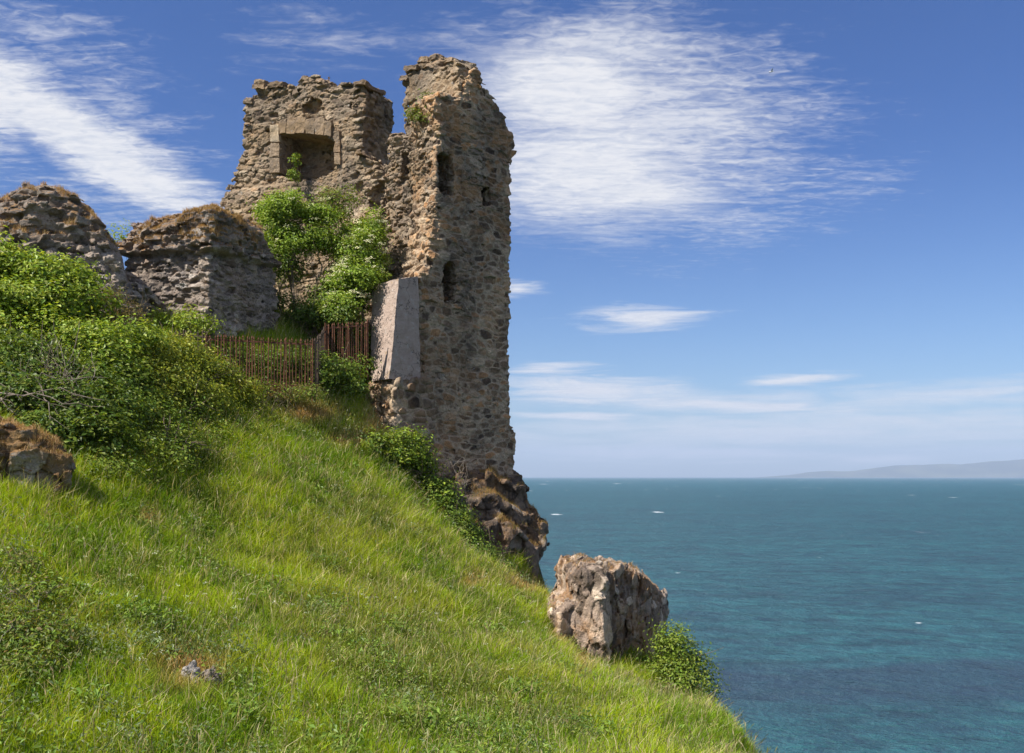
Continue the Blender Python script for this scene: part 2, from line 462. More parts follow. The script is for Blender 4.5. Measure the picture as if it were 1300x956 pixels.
n_rip = t.noise(t.map(pl, (3.6, 12.0, 1), rot=(0, 0, 0.12)), 1.6, 5, 0.60, dist=0.9)
n_puf = t.noise(t.map(pl, (11.0, 17.0, 1), (3, 1, 0)), 2.0, 4, 0.58, dist=0.9)
n_wis = t.noise(t.map(pl, (2.0, 6.5, 1), (7, 2, 0), (0, 0, -0.25)), 1.3, 6, 0.68, dist=1.0)
def cn(a): return t.sub(a, 0.5)
B1 = union(ell(745, 205, 200, 110), ell(720, 120, 160, 95), ell(800, 245, 160, 45))
B1f = union(ell(840, 160, 270, 150, 0.12), ell(770, 60, 190, 75))
v1 = t.add(t.mul(B1, 1.5), t.add(t.mul(cn(n_rip), 1.0), t.add(t.mul(cn(n_big), 0.9), t.mul(cn(n_puf), 0.5))))
v1f = t.add(t.mul(B1f, 1.1), t.add(t.mul(cn(n_rip), 1.5), t.add(t.mul(cn(n_puf), 1.1), t.mul(cn(n_big), 1.2))))
c1 = t.m('MAXIMUM', t.mul(t.step(-0.25, 1.25, v1), 0.97), t.mul(t.step(-0.15, 1.3, v1f), 0.8))
B2 = union(ell(60, 150, 230, 50, 0.52), ell(170, 225, 150, 42, 0.42), ell(-40, 110, 150, 90, 0.4))
v2 = t.add(t.mul(B2, 1.5), t.add(t.mul(cn(n_wis), 2.0), t.add(t.mul(cn(n_puf), 0.8), t.mul(cn(n_big), 1.2))))
B2f = union(ell(60, 45, 190, 60, 0.35), ell(150, 130, 130, 60, 0.5), ell(130, 255, 230, 40, 0.05))
v2f = t.add(t.mul(B2f, 0.8), t.add(t.mul(cn(n_wis), 2.6), t.mul(cn(n_puf), 1.4)))
c2 = t.m('MAXIMUM', t.mul(t.step(-0.25, 0.95, v2), 0.98), t.mul(t.step(0.0, 1.5, v2f), 0.7))
B3 = union(ell(420, 45, 190, 60, -0.1), ell(610, 75, 130, 80, 0.2))
c3 = t.mul(t.step(0.15, 1.5, t.add(t.mul(B3, 0.8), t.add(t.mul(cn(n_wis), 2.6), t.mul(cn(n_puf), 1.2)))), 0.5)
n_hor = t.noise(t.map(gen, (7.0, 7.0, 70.0), (0.3, 0, 0)), 1.6, 5, 0.65, dist=0.6)
B4 = union(ell(820, 405, 95, 20, -0.03), ell(655, 367, 45, 12), ell(690, 468, 70, 9, -0.05), ell(745, 498, 190, 26, 0.06), ell(940, 515, 230, 13, 0.04), ell(750, 528, 130, 8), ell(1010, 482, 80, 9, -0.08))
c4 = t.mul(t.step(-0.1, 1.1, t.add(t.mul(B4, 1.2), t.mul(cn(n_hor), 2.6))), 0.95)
B5 = union(ell(1050, 545, 700, 40, -0.03), ell(1240, 500, 320, 24, -0.05), ell(900, 512, 330, 22, 0.0), ell(850, 575, 300, 16), ell(1130, 583, 120, 9, -0.06))
c5 = t.mul(t.step(-0.1, 1.1, t.add(B5, t.mul(cn(n_hor), 2.2))), 0.72)
dens = union(c1, c2, c3, c4, c5)
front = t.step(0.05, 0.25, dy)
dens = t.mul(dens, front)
far = t.mul(t.mul(t.step(0.36, 0.60, n_big), 0.6), t.sub(1.0, front))   # unseen cloud behind the camera, added to lift fill on shaded walls
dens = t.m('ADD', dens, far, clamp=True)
base = t.mix(1.0, sky.outputs[0], t.mix(t.step(0.02, 0.34, dz), (0.56, 0.73, 0.96, 1), (0.262, 0.462, 0.83, 1)), 'MULTIPLY')   # clear, dry air: deep blue overhead
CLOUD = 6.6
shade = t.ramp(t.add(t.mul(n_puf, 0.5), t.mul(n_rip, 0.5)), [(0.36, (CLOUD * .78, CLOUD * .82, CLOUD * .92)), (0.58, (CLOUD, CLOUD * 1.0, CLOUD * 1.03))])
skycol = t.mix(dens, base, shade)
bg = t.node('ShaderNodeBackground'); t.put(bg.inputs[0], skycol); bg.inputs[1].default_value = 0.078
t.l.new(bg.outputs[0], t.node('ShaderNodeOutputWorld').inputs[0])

# ------------------------------------------------------------------ sea, hills, haze
SEA = -18.0
m, t, out = new_mat('sea_water'); MAT_SEA = m
pos = world_pos(t)
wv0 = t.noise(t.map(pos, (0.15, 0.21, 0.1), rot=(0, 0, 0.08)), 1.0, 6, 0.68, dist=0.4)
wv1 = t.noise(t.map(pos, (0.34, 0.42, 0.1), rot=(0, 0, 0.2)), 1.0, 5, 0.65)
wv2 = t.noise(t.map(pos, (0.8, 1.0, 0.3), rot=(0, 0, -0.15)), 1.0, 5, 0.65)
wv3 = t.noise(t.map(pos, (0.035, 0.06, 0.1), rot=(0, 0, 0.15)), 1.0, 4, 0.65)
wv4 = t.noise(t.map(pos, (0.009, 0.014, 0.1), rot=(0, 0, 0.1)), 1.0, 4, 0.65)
px_, py_, pz_ = t.xyz(pos)
col = t.mix(t.step(0.35, 0.68, t.noise(t.map(pos, (0.006, 0.022, 0.1)), 1.0, 4, 0.6)), (0.011, 0.073, 0.080, 1), (0.011, 0.081, 0.085, 1))
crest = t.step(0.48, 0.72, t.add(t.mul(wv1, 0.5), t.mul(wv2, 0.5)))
col = t.mix(1.0, col, t.ramp(t.add(t.add(t.mul(wv0, 0.38), t.mul(wv1, 0.32)), t.add(t.mul(wv3, 0.20), t.mul(wv4, 0.10))), [(0.42, (.45, .50, .55)), (0.5, (.98, .98, .98)), (0.575, (1.5, 1.45, 1.4))]), 'MULTIPLY')  # wave light and shade put into the colour: dark troughs, pale crests
weed = t.m('MULTIPLY', t.step(76, 86, py_), 1.0)
weed = t.mul(weed, t.step(103, 93, t.add(py_, t.mul(t.sub(t.noise(t.map(pos, (0.03, 0.09, 1)), 1.0, 5, 0.65), 0.5), 38.0))))
col = t.mix(t.mul(weed, 0.65), col, (0.014, 0.030, 0.048, 1))
def caps(sx, sy, frac, rad):
    vor = t.node('ShaderNodeTexVoronoi', feature='F1'); t.put(vor.inputs['Vector'], t.map(pos, (sx, sy, 0.0))); vor.inputs['Scale'].default_value = 1.0
    wob = t.mul(t.sub(t.noise(t.map(pos, (sx * 14, sy * 14, 1)), 1.0, 4), 0.5), rad * 1.6)
    return t.mul(t.m('GREATER_THAN', t.sep(vor.outputs['Color'])[0], 1 - frac), t.step(rad, rad * .5, t.add(vor.outputs['Distance'], wob)))
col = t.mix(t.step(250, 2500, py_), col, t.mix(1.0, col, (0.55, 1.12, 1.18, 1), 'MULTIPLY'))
near_ = t.step(420, 260, py_)
cap = t.m('MAXIMUM', t.mul(caps(0.16, 0.14, 0.10, 0.085), near_), t.mul(t.m('MAXIMUM', caps(0.036, 0.012, 0.45, 0.12), t.mul(caps(0.010, 0.0024, 0.7, 0.13), t.step(1200, 2000, py_))), t.sub(1.0, near_)))
col = t.mix(t.mul(cap, 0.8), col, (0.75, 0.78, 0.78, 1))
hgt = t.add(t.add(t.mul(wv0, 1.4), t.add(t.mul(wv1, 0.8), t.mul(wv2, 0.4))), t.mul(wv3, 1.0))
nrm = t.bump(hgt, 1.0, 2.0)
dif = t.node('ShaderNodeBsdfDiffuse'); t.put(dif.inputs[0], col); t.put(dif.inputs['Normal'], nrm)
gl = t.node('ShaderNodeBsdfGlossy'); gl.inputs['Roughness'].default_value = 0.28; t.put(gl.inputs['Normal'], nrm); gl.inputs['Color'].default_value = (0.85, 0.9, 0.95, 1)
fr = t.node('ShaderNodeFresnel'); fr.inputs[0].default_value = 1.33; t.put(fr.inputs['Normal'], nrm)
mx = t.node('ShaderNodeMixShader'); t.put(mx.inputs[0], t.m('MINIMUM', t.mul(fr.outputs[0], 0.7), 0.26))
t.l.new(dif.outputs[0], mx.inputs[1]); t.l.new(gl.outputs[0], mx.inputs[2]); t.l.new(mx.outputs[0], out.inputs['Surface'])
R = 24000.0
ang = np.linspace(0, 2 * np.pi, 97)[:-1]
rad = np.array([0, 60, 150, 400, 1200, 4000, 12000, R])
V = [(0, 0, SEA)]; Q = []
for r in rad[1:]:
    V += [(r * math.sin(a), r * math.cos(a), SEA) for a in ang]
for k in range(len(rad) - 2):
    for i in range(96):
        a = 1 + k * 96 + i; b = 1 + k * 96 + (i + 1) % 96
        Q.append((a, a + 96, b + 96, b))
Q += [(0, 1 + (i + 1) % 96, 1 + i, 0) for i in range(0)]
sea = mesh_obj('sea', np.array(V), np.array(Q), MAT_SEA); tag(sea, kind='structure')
m2 = MB()
m2.add(np.array([(60 * math.sin(a), 60 * math.cos(a), SEA) for a in ang]), np.array([(i, 95 - i, 94 - i, i + 1) for i in range(47)]))
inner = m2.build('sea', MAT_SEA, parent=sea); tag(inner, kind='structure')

m, t, out = new_mat('far_hills')
pos = world_pos(t)
hc = t.mix(t.step(0.4, 0.62, t.noise(pos, 0.0016, 4, 0.6)), (0.03, 0.05, 0.03, 1), (0.08, 0.095, 0.05, 1))
principled(t, out, hc, 0.95, 0.1)
gx = np.linspace(3800, 14500, 260); gy = np.linspace(17000, 20500, 60)
GX, GY = np.meshgrid(gx, gy, indexing='ij')
ppx = 650 + 1300 * GX / GY
prof = np.interp(ppx, [950, 985, 1050, 1085, 1115, 1135, 1200, 1260, 1300, 1360, 1500, 1700], [-1, 3, 8, 10, 15, 18, 19, 22, 23, 30, 26, -2])
hz = prof / 1300 * 18800
ridge = sstep(17000, 18600, GY) * (1 - 0.75 * sstep(19000, 20500, GY))
hz = hz * ridge * (0.92 + 0.25 * fbm(GX / 900, GY / 900, GX * 0, 71, 4)) + 25 * fbm(GX / 500, GY / 500, GX * 0, 75, 4) * ridge - 4
V = np.stack([GX, GY, SEA + hz], -1).reshape(-1, 3)
n1, n2 = GX.shape; ii = np.arange(n1 * n2).reshape(n1, n2)
Q = np.stack([ii[:-1, :-1], ii[1:, :-1], ii[1:, 1:], ii[:-1, 1:]], -1).reshape(-1, 4)
tag(mesh_obj('hills', V, Q, m, smooth=True), kind='structure')

USE_HAZE = True
if USE_HAZE:
    m, t, out = new_mat('sea_air')
    vol = t.node('ShaderNodeVolumePrincipled'); vol.inputs['Color'].default_value = (0.62, 0.76, 1.0, 1)
    vol.inputs['Density'].default_value = 6.5e-5; vol.inputs['Anisotropy'].default_value = 0.0
    t.l.new(vol.outputs[0], out.inputs['Volume'])
    x0, x1, y0, y1, z0, z1 = -24500, 24500, -24500, 24500, -24, 620
    V = np.array([(x, y, z) for z in (z0, z1) for y in (y0, y1) for x in (x0, x1)])
    Q = np.array([(0, 2, 3, 1), (4, 5, 7, 6), (0, 1, 5, 4), (2, 6, 7, 3), (0, 4, 6, 2), (1, 3, 7, 5)])
    tag(mesh_obj('haze', V, Q, m), kind='stuff')

# ------------------------------------------------------------------ ground sheet
m, t, out = new_mat('turf_soil'); MAT_GROUND = m
pos = world_pos(t)
c = t.mix(t.step(0.4, 0.62, t.noise(pos, 0.9, 5, 0.65)), (0.045, 0.075, 0.014, 1), (0.085, 0.105, 0.025, 1))
c = t.mix(t.mul(t.step(0.52, 0.66, t.noise(pos, 0.6, 5, 0.65)), 0.7), c, (0.10, 0.075, 0.035, 1))
gn = t.node('ShaderNodeNewGeometry'); nz = t.xyz(gn.outputs['Normal'])[2]
c = t.mix(t.step(0.62, 0.42, nz), c, t.ramp(t.noise(pos, 1.5, 6, 0.7), [(0.3, (0.035, 0.028, 0.02)), (0.7, (0.12, 0.10, 0.075))]))
principled(t, out, c, 0.95, 0.1, t.bump(t.noise(pos, 12, 5, 0.7), 0.6, 0.08))
gx = np.concatenate([np.linspace(-70, -20, 50)[:-1], np.linspace(-20, 8, 187)[:-1], np.linspace(8, 45, 40)])
gy = np.concatenate([np.linspace(-50, -4, 40)[:-1], np.linspace(-4, 48, 261)[:-1], np.linspace(48, 100, 40)])
GX, GY = np.meshgrid(gx, gy, indexing='ij'); GZ = ground(GX, GY)
V = np.stack([GX, GY, GZ], -1).reshape(-1, 3)
n1, n2 = GX.shape; ii = np.arange(n1 * n2).reshape(n1, n2)
Q = np.stack([ii[:-1, :-1], ii[1:, :-1], ii[1:, 1:], ii[:-1, 1:]], -1).reshape(-1, 4)
tag(mesh_obj('ground', V, Q, MAT_GROUND, smooth=True), kind='structure')

# ------------------------------------------------------------------ stone materials
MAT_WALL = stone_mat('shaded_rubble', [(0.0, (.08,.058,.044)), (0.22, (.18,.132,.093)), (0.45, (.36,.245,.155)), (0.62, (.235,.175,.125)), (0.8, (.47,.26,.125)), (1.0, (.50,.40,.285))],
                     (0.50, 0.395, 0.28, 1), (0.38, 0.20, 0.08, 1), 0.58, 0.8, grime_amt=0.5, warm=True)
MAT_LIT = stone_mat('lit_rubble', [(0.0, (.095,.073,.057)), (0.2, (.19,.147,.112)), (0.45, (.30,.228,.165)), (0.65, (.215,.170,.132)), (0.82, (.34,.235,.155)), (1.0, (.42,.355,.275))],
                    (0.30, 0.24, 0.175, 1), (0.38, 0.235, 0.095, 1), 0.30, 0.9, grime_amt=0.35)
MAT_GREY = stone_mat('grey_rubble', [(0.0, (.085,.075,.070)), (0.25, (.19,.165,.150)), (0.5, (.31,.27,.245)), (0.7, (.24,.215,.20)), (0.85, (.36,.29,.245)), (1.0, (.48,.45,.42))],
                     (0.31, 0.265, 0.225, 1), (0.30, 0.175, 0.085, 1), 0.25, 0.9, grime_amt=0.5, turf=6.0)
MAT_CLIFF = stone_mat('dark_rock', [(0.0, (.07,.056,.047)), (0.35, (.145,.112,.088)), (0.65, (.22,.168,.128)), (0.85, (.31,.25,.20)), (1.0, (.42,.39,.35))],
                      (0.06, 0.05, 0.042, 1), (0.33, 0.17, 0.06, 1), 0.4, 1.0, grime=(.025,.021,.018), grime_amt=0.5)
MAT_STACK = stone_mat('pale_rock', [(0.0, (.12,.095,.08)), (0.3, (.26,.205,.17)), (0.6, (.41,.33,.275)), (0.85, (.54,.44,.36)), (1.0, (.62,.54,.46))],
                      (0.15, 0.115, 0.09, 1), (0.36, 0.18, 0.06, 1), 0.6, 1.0, grime=(.08,.065,.055), grime_amt=0.35)

# ------------------------------------------------------------------ the castle
castle = empty('ruined_tower', P(600, 600, 33), 'tall ruined stone tower with slit windows and an open fireplace wall standing above the cliff', 'castle ruin')
tu = np.array([0.77, 0.64])
A0 = np.array([-3.88, 31.5])
FW1 = Frame(A0, tu)
W1P = FW1.poly([(470,700),(486,560),(490,490),(491,482),(506,479),(529,478),(532,440),(530,400),(531,352),(540,330),(546,310),(549,285),(553,262),(553,200),(557,165),(553,150),(552,122),(560,116),(590,121),(590,104),(596,92),(605,83),(611,88),(613,102),(618,112),(621,120),(630,127),(635,138),(644,150),(648,160),(654,174),(655,192),(651,202),(648,214),(650,222),(647,235),(648,262),(650,300),(648,330),(649,400),(648,480),(649,540),(656,549),(654,575),(653,598),(656,610),(656,660),(560,700)])
h1 = FW1.poly([(555,196),(563,192),(574,197),(576,215),(575,247),(563,249),(557,242),(556,222)])
h2 = FW1.poly([(566,336),(571,330),(577,334),(580,344),(580,372),(577,384),(564,383),(563,360)])
h3 = FW1.poly([(614,239),(622,238),(623,261),(613,262)])
def base_w1(U, W, Z):
    u2, z2 = U[:, 0, :], Z[:, 0, :]
    d = poly_sd(u2, z2, W1P)[:, None, :]
    T = 1.35
    zt = Z
    face = np.maximum(-W + 0.05 * fbm2(U, Z, 1.3, 1.3, 21, 2) - 0.03 * sstep(1.0, -1.0, Z) * 3, W - T)
    sd = round_max(np.broadcast_to(d, U.shape), face, 0.06)
    for hp, dep in ((h1, 1.9), (h2, 1.9), (h3, 1.15)):
        hd = poly_sd(u2, z2, hp)[:, None, :]
        sd = hole(sd, np.maximum(np.maximum(hd, W - dep), -W - 0.5))
    loose = np.where(np.broadcast_to(d, U.shape) > -0.28, 0.75, 0.0).astype(np.float32)
    for hp in (h1, h2, h3):
        hd = np.broadcast_to(poly_sd(u2, z2, hp)[:, None, :], U.shape); loose[hd < 0.4] = 0.05
    loose[(Z > 0) & (Z < 10.5) & (U > 4.3)] *= 0.3
    return sd, loose
zb, zt = -3.0, 13.6
body('side_wall', FW1, base_w1, (-0.4, -0.35, zb), (5.6, 1.7, zt), 0.031, MAT_WALL, castle, size=(0.36, 0.28, 0.185), seed=11,
     groove=0.020, gw=0.020, stone_amp=0.018, out_amp=0.10, rough=0.018, lump=0.04, mort_w=0.036, gap=0.09, gap_n=0.04, small=0.013, warp=0.55)

FW2 = Frame(np.array([-2.44, 32.70]), (0.64, -0.77))     # u runs right, towards the corner of the side wall
W2P = FW2.poly([(551,172),(548,160),(540,157),(531,158),(520,166),(513,173),(504,170),(497,169),(491,180),(489,230),(487,300),(484,330),(480,355),(474,400),(470,560),(551,560)])
def cut_windows(fr, U, W, Z, sd):
    p0 = fr.O - FW1.O
    U1 = p0 @ FW1.u + U * (fr.u @ FW1.u) + W * (fr.w @ FW1.u); Wd = p0 @ FW1.w + U * (fr.u @ FW1.w) + W * (fr.w @ FW1.w)
    for hp, dep in ((h1, 2.6), (h2, 2.2)):
        m_ = (Wd < dep + .6) & (Wd > -.6)
        hd = np.full(U.shape, 9.0, np.float32); hd[m_] = np.maximum(poly_sd(U1[m_], Z[m_], hp), 2.02 + 0.22 * np.clip(Wd[m_], 0, 1.2) - U1[m_])   # keep the left jamb whole
        sd = hole(sd, np.maximum(np.maximum(hd, Wd - dep), -Wd - 0.5))
    return sd
def base_w2(U, W, Z):
    d = np.broadcast_to(poly_sd(U[:, 0, :], Z[:, 0, :], W2P)[:, None, :], U.shape)
    front = -W + 0.16 * fbm2(U, Z, 0.9, 1.1, 31, 3) - 0.20 * sstep(9.2, 7.5, Z) * sstep(0.2, -1.5, U)
    sd = round_max(d, np.maximum(front, W - 1.9), 0.12)
    hd = poly_sd(U[:, 0, :], Z[:, 0, :], FW2.poly([(508,195),(517,190),(520,205),(515,232),(507,226)]))[:, None, :]
    sd = hole(sd, np.maximum(hd, W - 0.35))
    sd = cut_windows(FW2, U, W, Z, sd)
    return sd, np.full(U.shape, 0.45, np.float32)
body('end_wall', FW2, base_w2, (-3.9, -0.5, 1.4), (0.25, 2.2, 11.9), 0.031, MAT_LIT, castle, size=(0.27, 0.27, 0.15), seed=23,
     groove=0.03, gw=0.022, stone_amp=0.042, out_amp=0.09, rough=0.026, lump=0.11, mort_w=0.03, warp=0.5, small=0.026, gap=0.14, gap_n=0.08, tilt=1.8)

FW2B = Frame(np.array([-1.65, 33.36]), (0.64, -0.77))
W2BP = FW2B.poly([(584,150),(583,112),(583,100),(581,82),(576,73),(568,76),(565,86),(557,84),(558,77),(552,69),(545,71),(531,72),(530,80),(516,84),(515,94),(509,98),(512,106),(513,140),(515,150),(511,156),(512,230),(586,230)])
def base_w2b(U, W, Z):
    d = np.broadcast_to(poly_sd(U[:, 0, :], Z[:, 0, :], W2BP)[:, None, :], U.shape)
    front = -W + 0.05 * fbm2(U, Z, 0.9, 1.1, 33, 3)
    sd = round_max(d, np.maximum(front, W - 0.95), 0.05)
    sd = cut_windows(FW2B, U, W, Z, sd)
    loose = np.where(d > -0.35, 0.6, 0.0).astype(np.float32)
    return sd, loose
body('upper_wall', FW2B, base_w2b, (-3.9, -0.4, 9.4), (0.5, 1.3, 14.4), 0.031, MAT_LIT, castle, size=(0.36, 0.3, 0.15), seed=29,
     groove=0.014, gw=0.02, stone_amp=0.014, out_amp=0.07, rough=0.015, lump=0.04, mort_w=0.06, small=0.010, tilt=1.8)

O3 = P(463, 150, 35.8)
FW3 = Frame(O3[:2], (0.89, -0.45))
W3P = FW3.poly([(464,112),(460,104),(447,103),(440,107),(432,104),(425,107),(412,103),(408,98),(396,96),(383,98),(378,107),(370,106),(365,113),(352,110),(345,103),(337,105),(328,101),(324,108),(323,118),(312,125),(311,150),(309,170),(309,190),(303,205),(299,215),(293,230),(284,241),(283,262),(300,300),(320,460),(486,460),(486,330),(487,240),(487,222),(475,206),(463,195),(461,185)])
fire = FW3.poly([(355.5,169),(401,168),(412,173),(424,180),(424.5,209),(416,222),(400,226),(380,229),(352,221),(356,219)])
def base_w3(U, W, Z):
    u2, z2 = U[:, 0, :], Z[:, 0, :]
    d = np.broadcast_to(poly_sd(u2, z2, W3P)[:, None, :], U.shape)
    Zb = FW3.uv(340, 236)[1]
    near = sstep(0.35, 0.6, poly_sd(u2, z2, fire))[:, None, :]
    front = -W + 0.09 * fbm2(U, Z, 0.9, 0.9, 41, 3) * near + 0.04 * (1 - near) - 0.16 * sstep(Zb + 0.06, Zb - 0.06, Z) * sstep(-2.6, -3.2, U)
    front = front - 0.35 * sstep(9.6, 8.6, Z) * sstep(-1.9, -0.2, U)
    sd = round_max(d, np.maximum(front, W - 1.8), 0.08)
    hd = poly_sd(u2, z2, fire)[:, None, :]
    sd = hole(sd, np.maximum(np.maximum(hd, W - 1.3), -W - 0.6))
    cu, cz = FW3.uv(396, 134)
    sd = hole(sd, np.sqrt((U - cu) ** 2 * 0.6 + (W - 0.05) ** 2 + (Z - cz) ** 2 * 1.6) - 0.30 + 0.22 * fbm2(U, Z, 0.22, 0.22, 47, 2))
    cu, cz = FW3.uv(457, 238)
    sd = hole(sd, np.sqrt((U - cu) ** 2 + W ** 2 + (Z - cz) ** 2) - 0.22)
    cu, cz = FW3.uv(478, 252)
    sd = hole(sd, np.sqrt((U - cu) ** 2 + W ** 2 + (Z - cz) ** 2 * 0.4) - 0.30)
    loose = np.where(d > -0.40, 0.8, 0.12).astype(np.float32)
    hb = np.broadcast_to(hd, U.shape); loose[(hb < 0.4)] = 0.02
    return sd, loose
w3 = body('fireplace_wall', FW3, base_w3, (-7.0, -0.7, 3.6), (1.3, 2.0, 14.6), 0.032, MAT_LIT, castle, size=(0.33, 0.3, 0.15), seed=37,
     groove=0.026, gw=0.022, stone_amp=0.022, out_amp=0.075, rough=0.018, lump=0.05, mort_w=0.035, warp=0.4, small=0.014, gap=0.13, gap_n=0.07, tilt=1.8)

def block(mb, frame, quad, w0, w1, col, sub=5, amp=0.012, seed=0):
    """a dressed stone: four pixel corners on the frame's plane, from depth w0 to w1, worn and rounded"""
    c = np.array([frame.uv(*q) for q in quad])
    g = np.linspace(0, 1, sub + 1)
    Vs = []; Fs = []; n = 0
    def pt(a, b, k):
        p = (c[0] * (1-a) * (1-b) + c[1] * a * (1-b) + c[2] * a * b + c[3] * (1-a) * b)
        cen = c.mean(0); r = 1 - 0.035 * ((abs(2*a-1) > .99) + (abs(2*b-1) > .99)) * (k in (0, 1)) 
        p = cen + (p - cen) * r
        return (p[0], w0 + (w1 - w0) * k, p[1])
    for face in range(6):
        grid = []
        for a in g:
            for b in g:
                grid.append({0: pt(a, b, 0), 1: pt(1 - a, b, 1), 2: pt(0, a, b), 3: pt(1, 1 - a, b), 4: pt(a, 0, b), 5: pt(1 - a, 1, b)}[face])
        for i in range(sub):
            for j in range(sub):
                q = n + i * (sub + 1) + j
                Fs.append((q, q + sub + 1, q + sub + 2, q + 1) if face in (0, 1) else (q, q + 1, q + sub + 2, q + sub + 1))
        Vs += grid; n += len(grid)
    Vs = np.array(Vs)
    Vs = Vs + amp * np.stack([fbm(Vs[:,0]*4+seed, Vs[:,1]*5, Vs[:,2]*5, 90 + k, 3) for k in range(3)], 1)
    mb.add(frame.world(Vs), np.array(Fs), col)
mb = MB()
xs = [355, 364, 375, 388, 400, 412, 421]
for i in range(6):
    yt = 152 - 3 * math.sin(i / 5 * math.pi) + (i % 2)
    block(mb, FW3, [(xs[i]+.3, 170 + max(0, i - 3) * 1.2), (xs[i+1]-.3, 170 + max(0, i - 2) * 1.2), (xs[i+1] + 1, yt + (2 if i == 5 else 0)), (xs[i] + 0.4, yt + (4 if i == 0 else 0))], -0.045, 0.7,
          [(.32,.5,.2),(.55,.2,.3),(.42,.7,.2),(.62,.4,.3),(.5,.6,.2),(.25,.3,.3)][i], seed=i * 3.1, amp=.05, sub=9)
lint = mb.build('lintel', MAT_LIT, w3, attr='stone')
for cols, xa, xb, ys in (([(1.0,.5,0),(.45,.5,.2),(.62,.3,.2)], 343, 355.3, (158, 181, 200, 220)), ([(.55,.6,.2),(.78,.4,.1),(.4,.5,.2)], 424.6, 432, (166, 180, 194, 209))):
    mb = MB()
    for i in range(3):
        block(mb, FW3, [(xa, ys[i+1] - .4), (xb, ys[i+1] - .4), (xb, ys[i] + .4), (xa + (i % 2), ys[i] + .4)], -0.035, 0.75, cols[i], seed=i * 5.7 + xa, amp=.05, sub=9)
    mb.build('jamb', MAT_LIT, w3, attr='stone')

def coping(frame, parent, stones_):
    for i, (x0, y0, x1, y1, w0, w1, c) in enumerate(stones_):
        mb = MB(); block(mb, frame, [(x0, y1), (x1 - 1, y1 + rng.uniform(-1, 1)), (x1 - rng.uniform(0, 3), y0 + rng.uniform(0, 2)), (x0 + rng.uniform(0, 3), y0 + rng.uniform(0, 1.5))], w0, w1, c, 10, .09, i * 4.3 + x0)
        mb.build('coping_stone', MAT_LIT, parent, attr='stone')
coping(FW3, w3, [(323, 108, 341, 114, -.16, .7, (.35,.5,.1)), (325, 101, 338, 107, -.10, .6, (.55,.3,.2)), (342, 104, 362, 112, -.12, .7, (.15,.4,.1)), (382, 96, 402, 102, -.06, .8, (.5,.5,.2)),
                 (404, 100, 414, 106, -.06, .7, (.3,.5,.2)), (432, 104, 448, 108, -.06, .9, (.6,.5,.2)), (452, 104, 468, 109, -.14, 1.1, (.78,.6,.2)), (310, 126, 322, 132, -.08, .6, (.4,.5,.2)), (456, 193, 466, 198, -.3, .5, (.78,.4,.3))])
w2b = [c for c in castle.children if c.name == 'upper_wall'][0]
coping(FW2B, w2b, [(515, 83, 534, 90, -.14, .9, (.3,.5,.1)), (534, 80, 553, 85, -.10, .9, (.5,.5,.1)), (531, 72, 546, 79, -.06, .8, (.45,.4,.1)), (547, 69, 557, 76, -.08, .8, (.2,.4,.1)), (566, 73, 577, 80, -.05, .8, (.55,.5,.1)), (509, 97, 520, 103, -.10, .7, (.25,.5,.1))])

# concrete buttress: battered block, rough render and fine courses
m, t, out = new_mat('weathered_concrete'); pos = world_pos(t)
c = t.ramp(t.noise(pos, 3.0, 6, 0.7), [(0.3, (.33,.25,.205)), (0.7, (.44,.345,.285))])
c = t.mix(t.mul(t.step(0.6, 0.72, t.noise(pos, 22, 4, 0.7)), .8), c, (0.07, 0.06, 0.055, 1))
c = t.mix(t.mul(t.step(0.56, 0.66, t.noise(pos, 6, 5, 0.7)), .5), c, (0.42, 0.39, 0.35, 1))
drip = t.noise(t.map(pos, (4.0, 4.0, 0.8)), 1.0, 5, 0.65)
c = t.mix(t.mul(t.step(0.56, 0.70, drip), .22), c, (0.10, 0.085, 0.072, 1))
ck = t.node('ShaderNodeTexVoronoi', feature='DISTANCE_TO_EDGE'); ck.inputs['Scale'].default_value = 0.9
t.put(ck.inputs['Vector'], t.node('ShaderNodeVectorMath', operation='ADD').outputs[0])
va = ck.inputs['Vector'].links[0].from_node; t.put(va.inputs[0], pos); t.put(va.inputs[1], t.noise(pos, 2.5, 4, 0.7, out=1))
c = t.mix(t.mul(t.step(0.016, 0.004, ck.outputs['Distance']), 0.8), c, (0.05, 0.042, 0.036, 1))
c = t.mix(t.mul(t.step(0.60, 0.68, t.noise(pos, 2.1, 5, 0.7)), .5), c, (0.30, 0.20, 0.075, 1))
crs = t.m('FRACT', t.mul(t.xyz(pos)[2], 11.0))
cb = t.mul(t.step(0.0, 0.14, crs), t.step(1.0, 0.86, crs))
principled(t, out, c, 0.93, 0.15, t.bump(t.add(t.mul(t.noise(pos, 30, 5, 0.75), 0.7), t.mul(cb, 0.12)), 0.7, 0.03))
Db = 31.05
def uvp(fr, px, py, woff):
    f2 = Frame(fr.O[:2] + fr.w[:2] * woff, fr.u[:2]); l = f2.uv(px, py); return f2.world(np.array([[l[0], 0, l[1]]]))[0]
fb = [uvp(FW1, 494.4, 481, -0.32), uvp(FW1, 534, 484, -0.20), uvp(FW1, 531, 351.5, -0.10), uvp(FW1, 506.6, 354, -0.16)]
inw = np.array([-0.64, 0.77, 0])
def back(p, px):
    # from p go into the hill along inw until the bearing px
    r = (px - 650) / F; s = (r * p[1] - p[0]) / (inw[0] - r * inw[1]); return p + inw * s
bb = [back(fb[0], 471), back(fb[1], 505), back(fb[2], 500), back(fb[3], 472)]
bb[3][2] += 0.02; bb[2][2] += 0.05
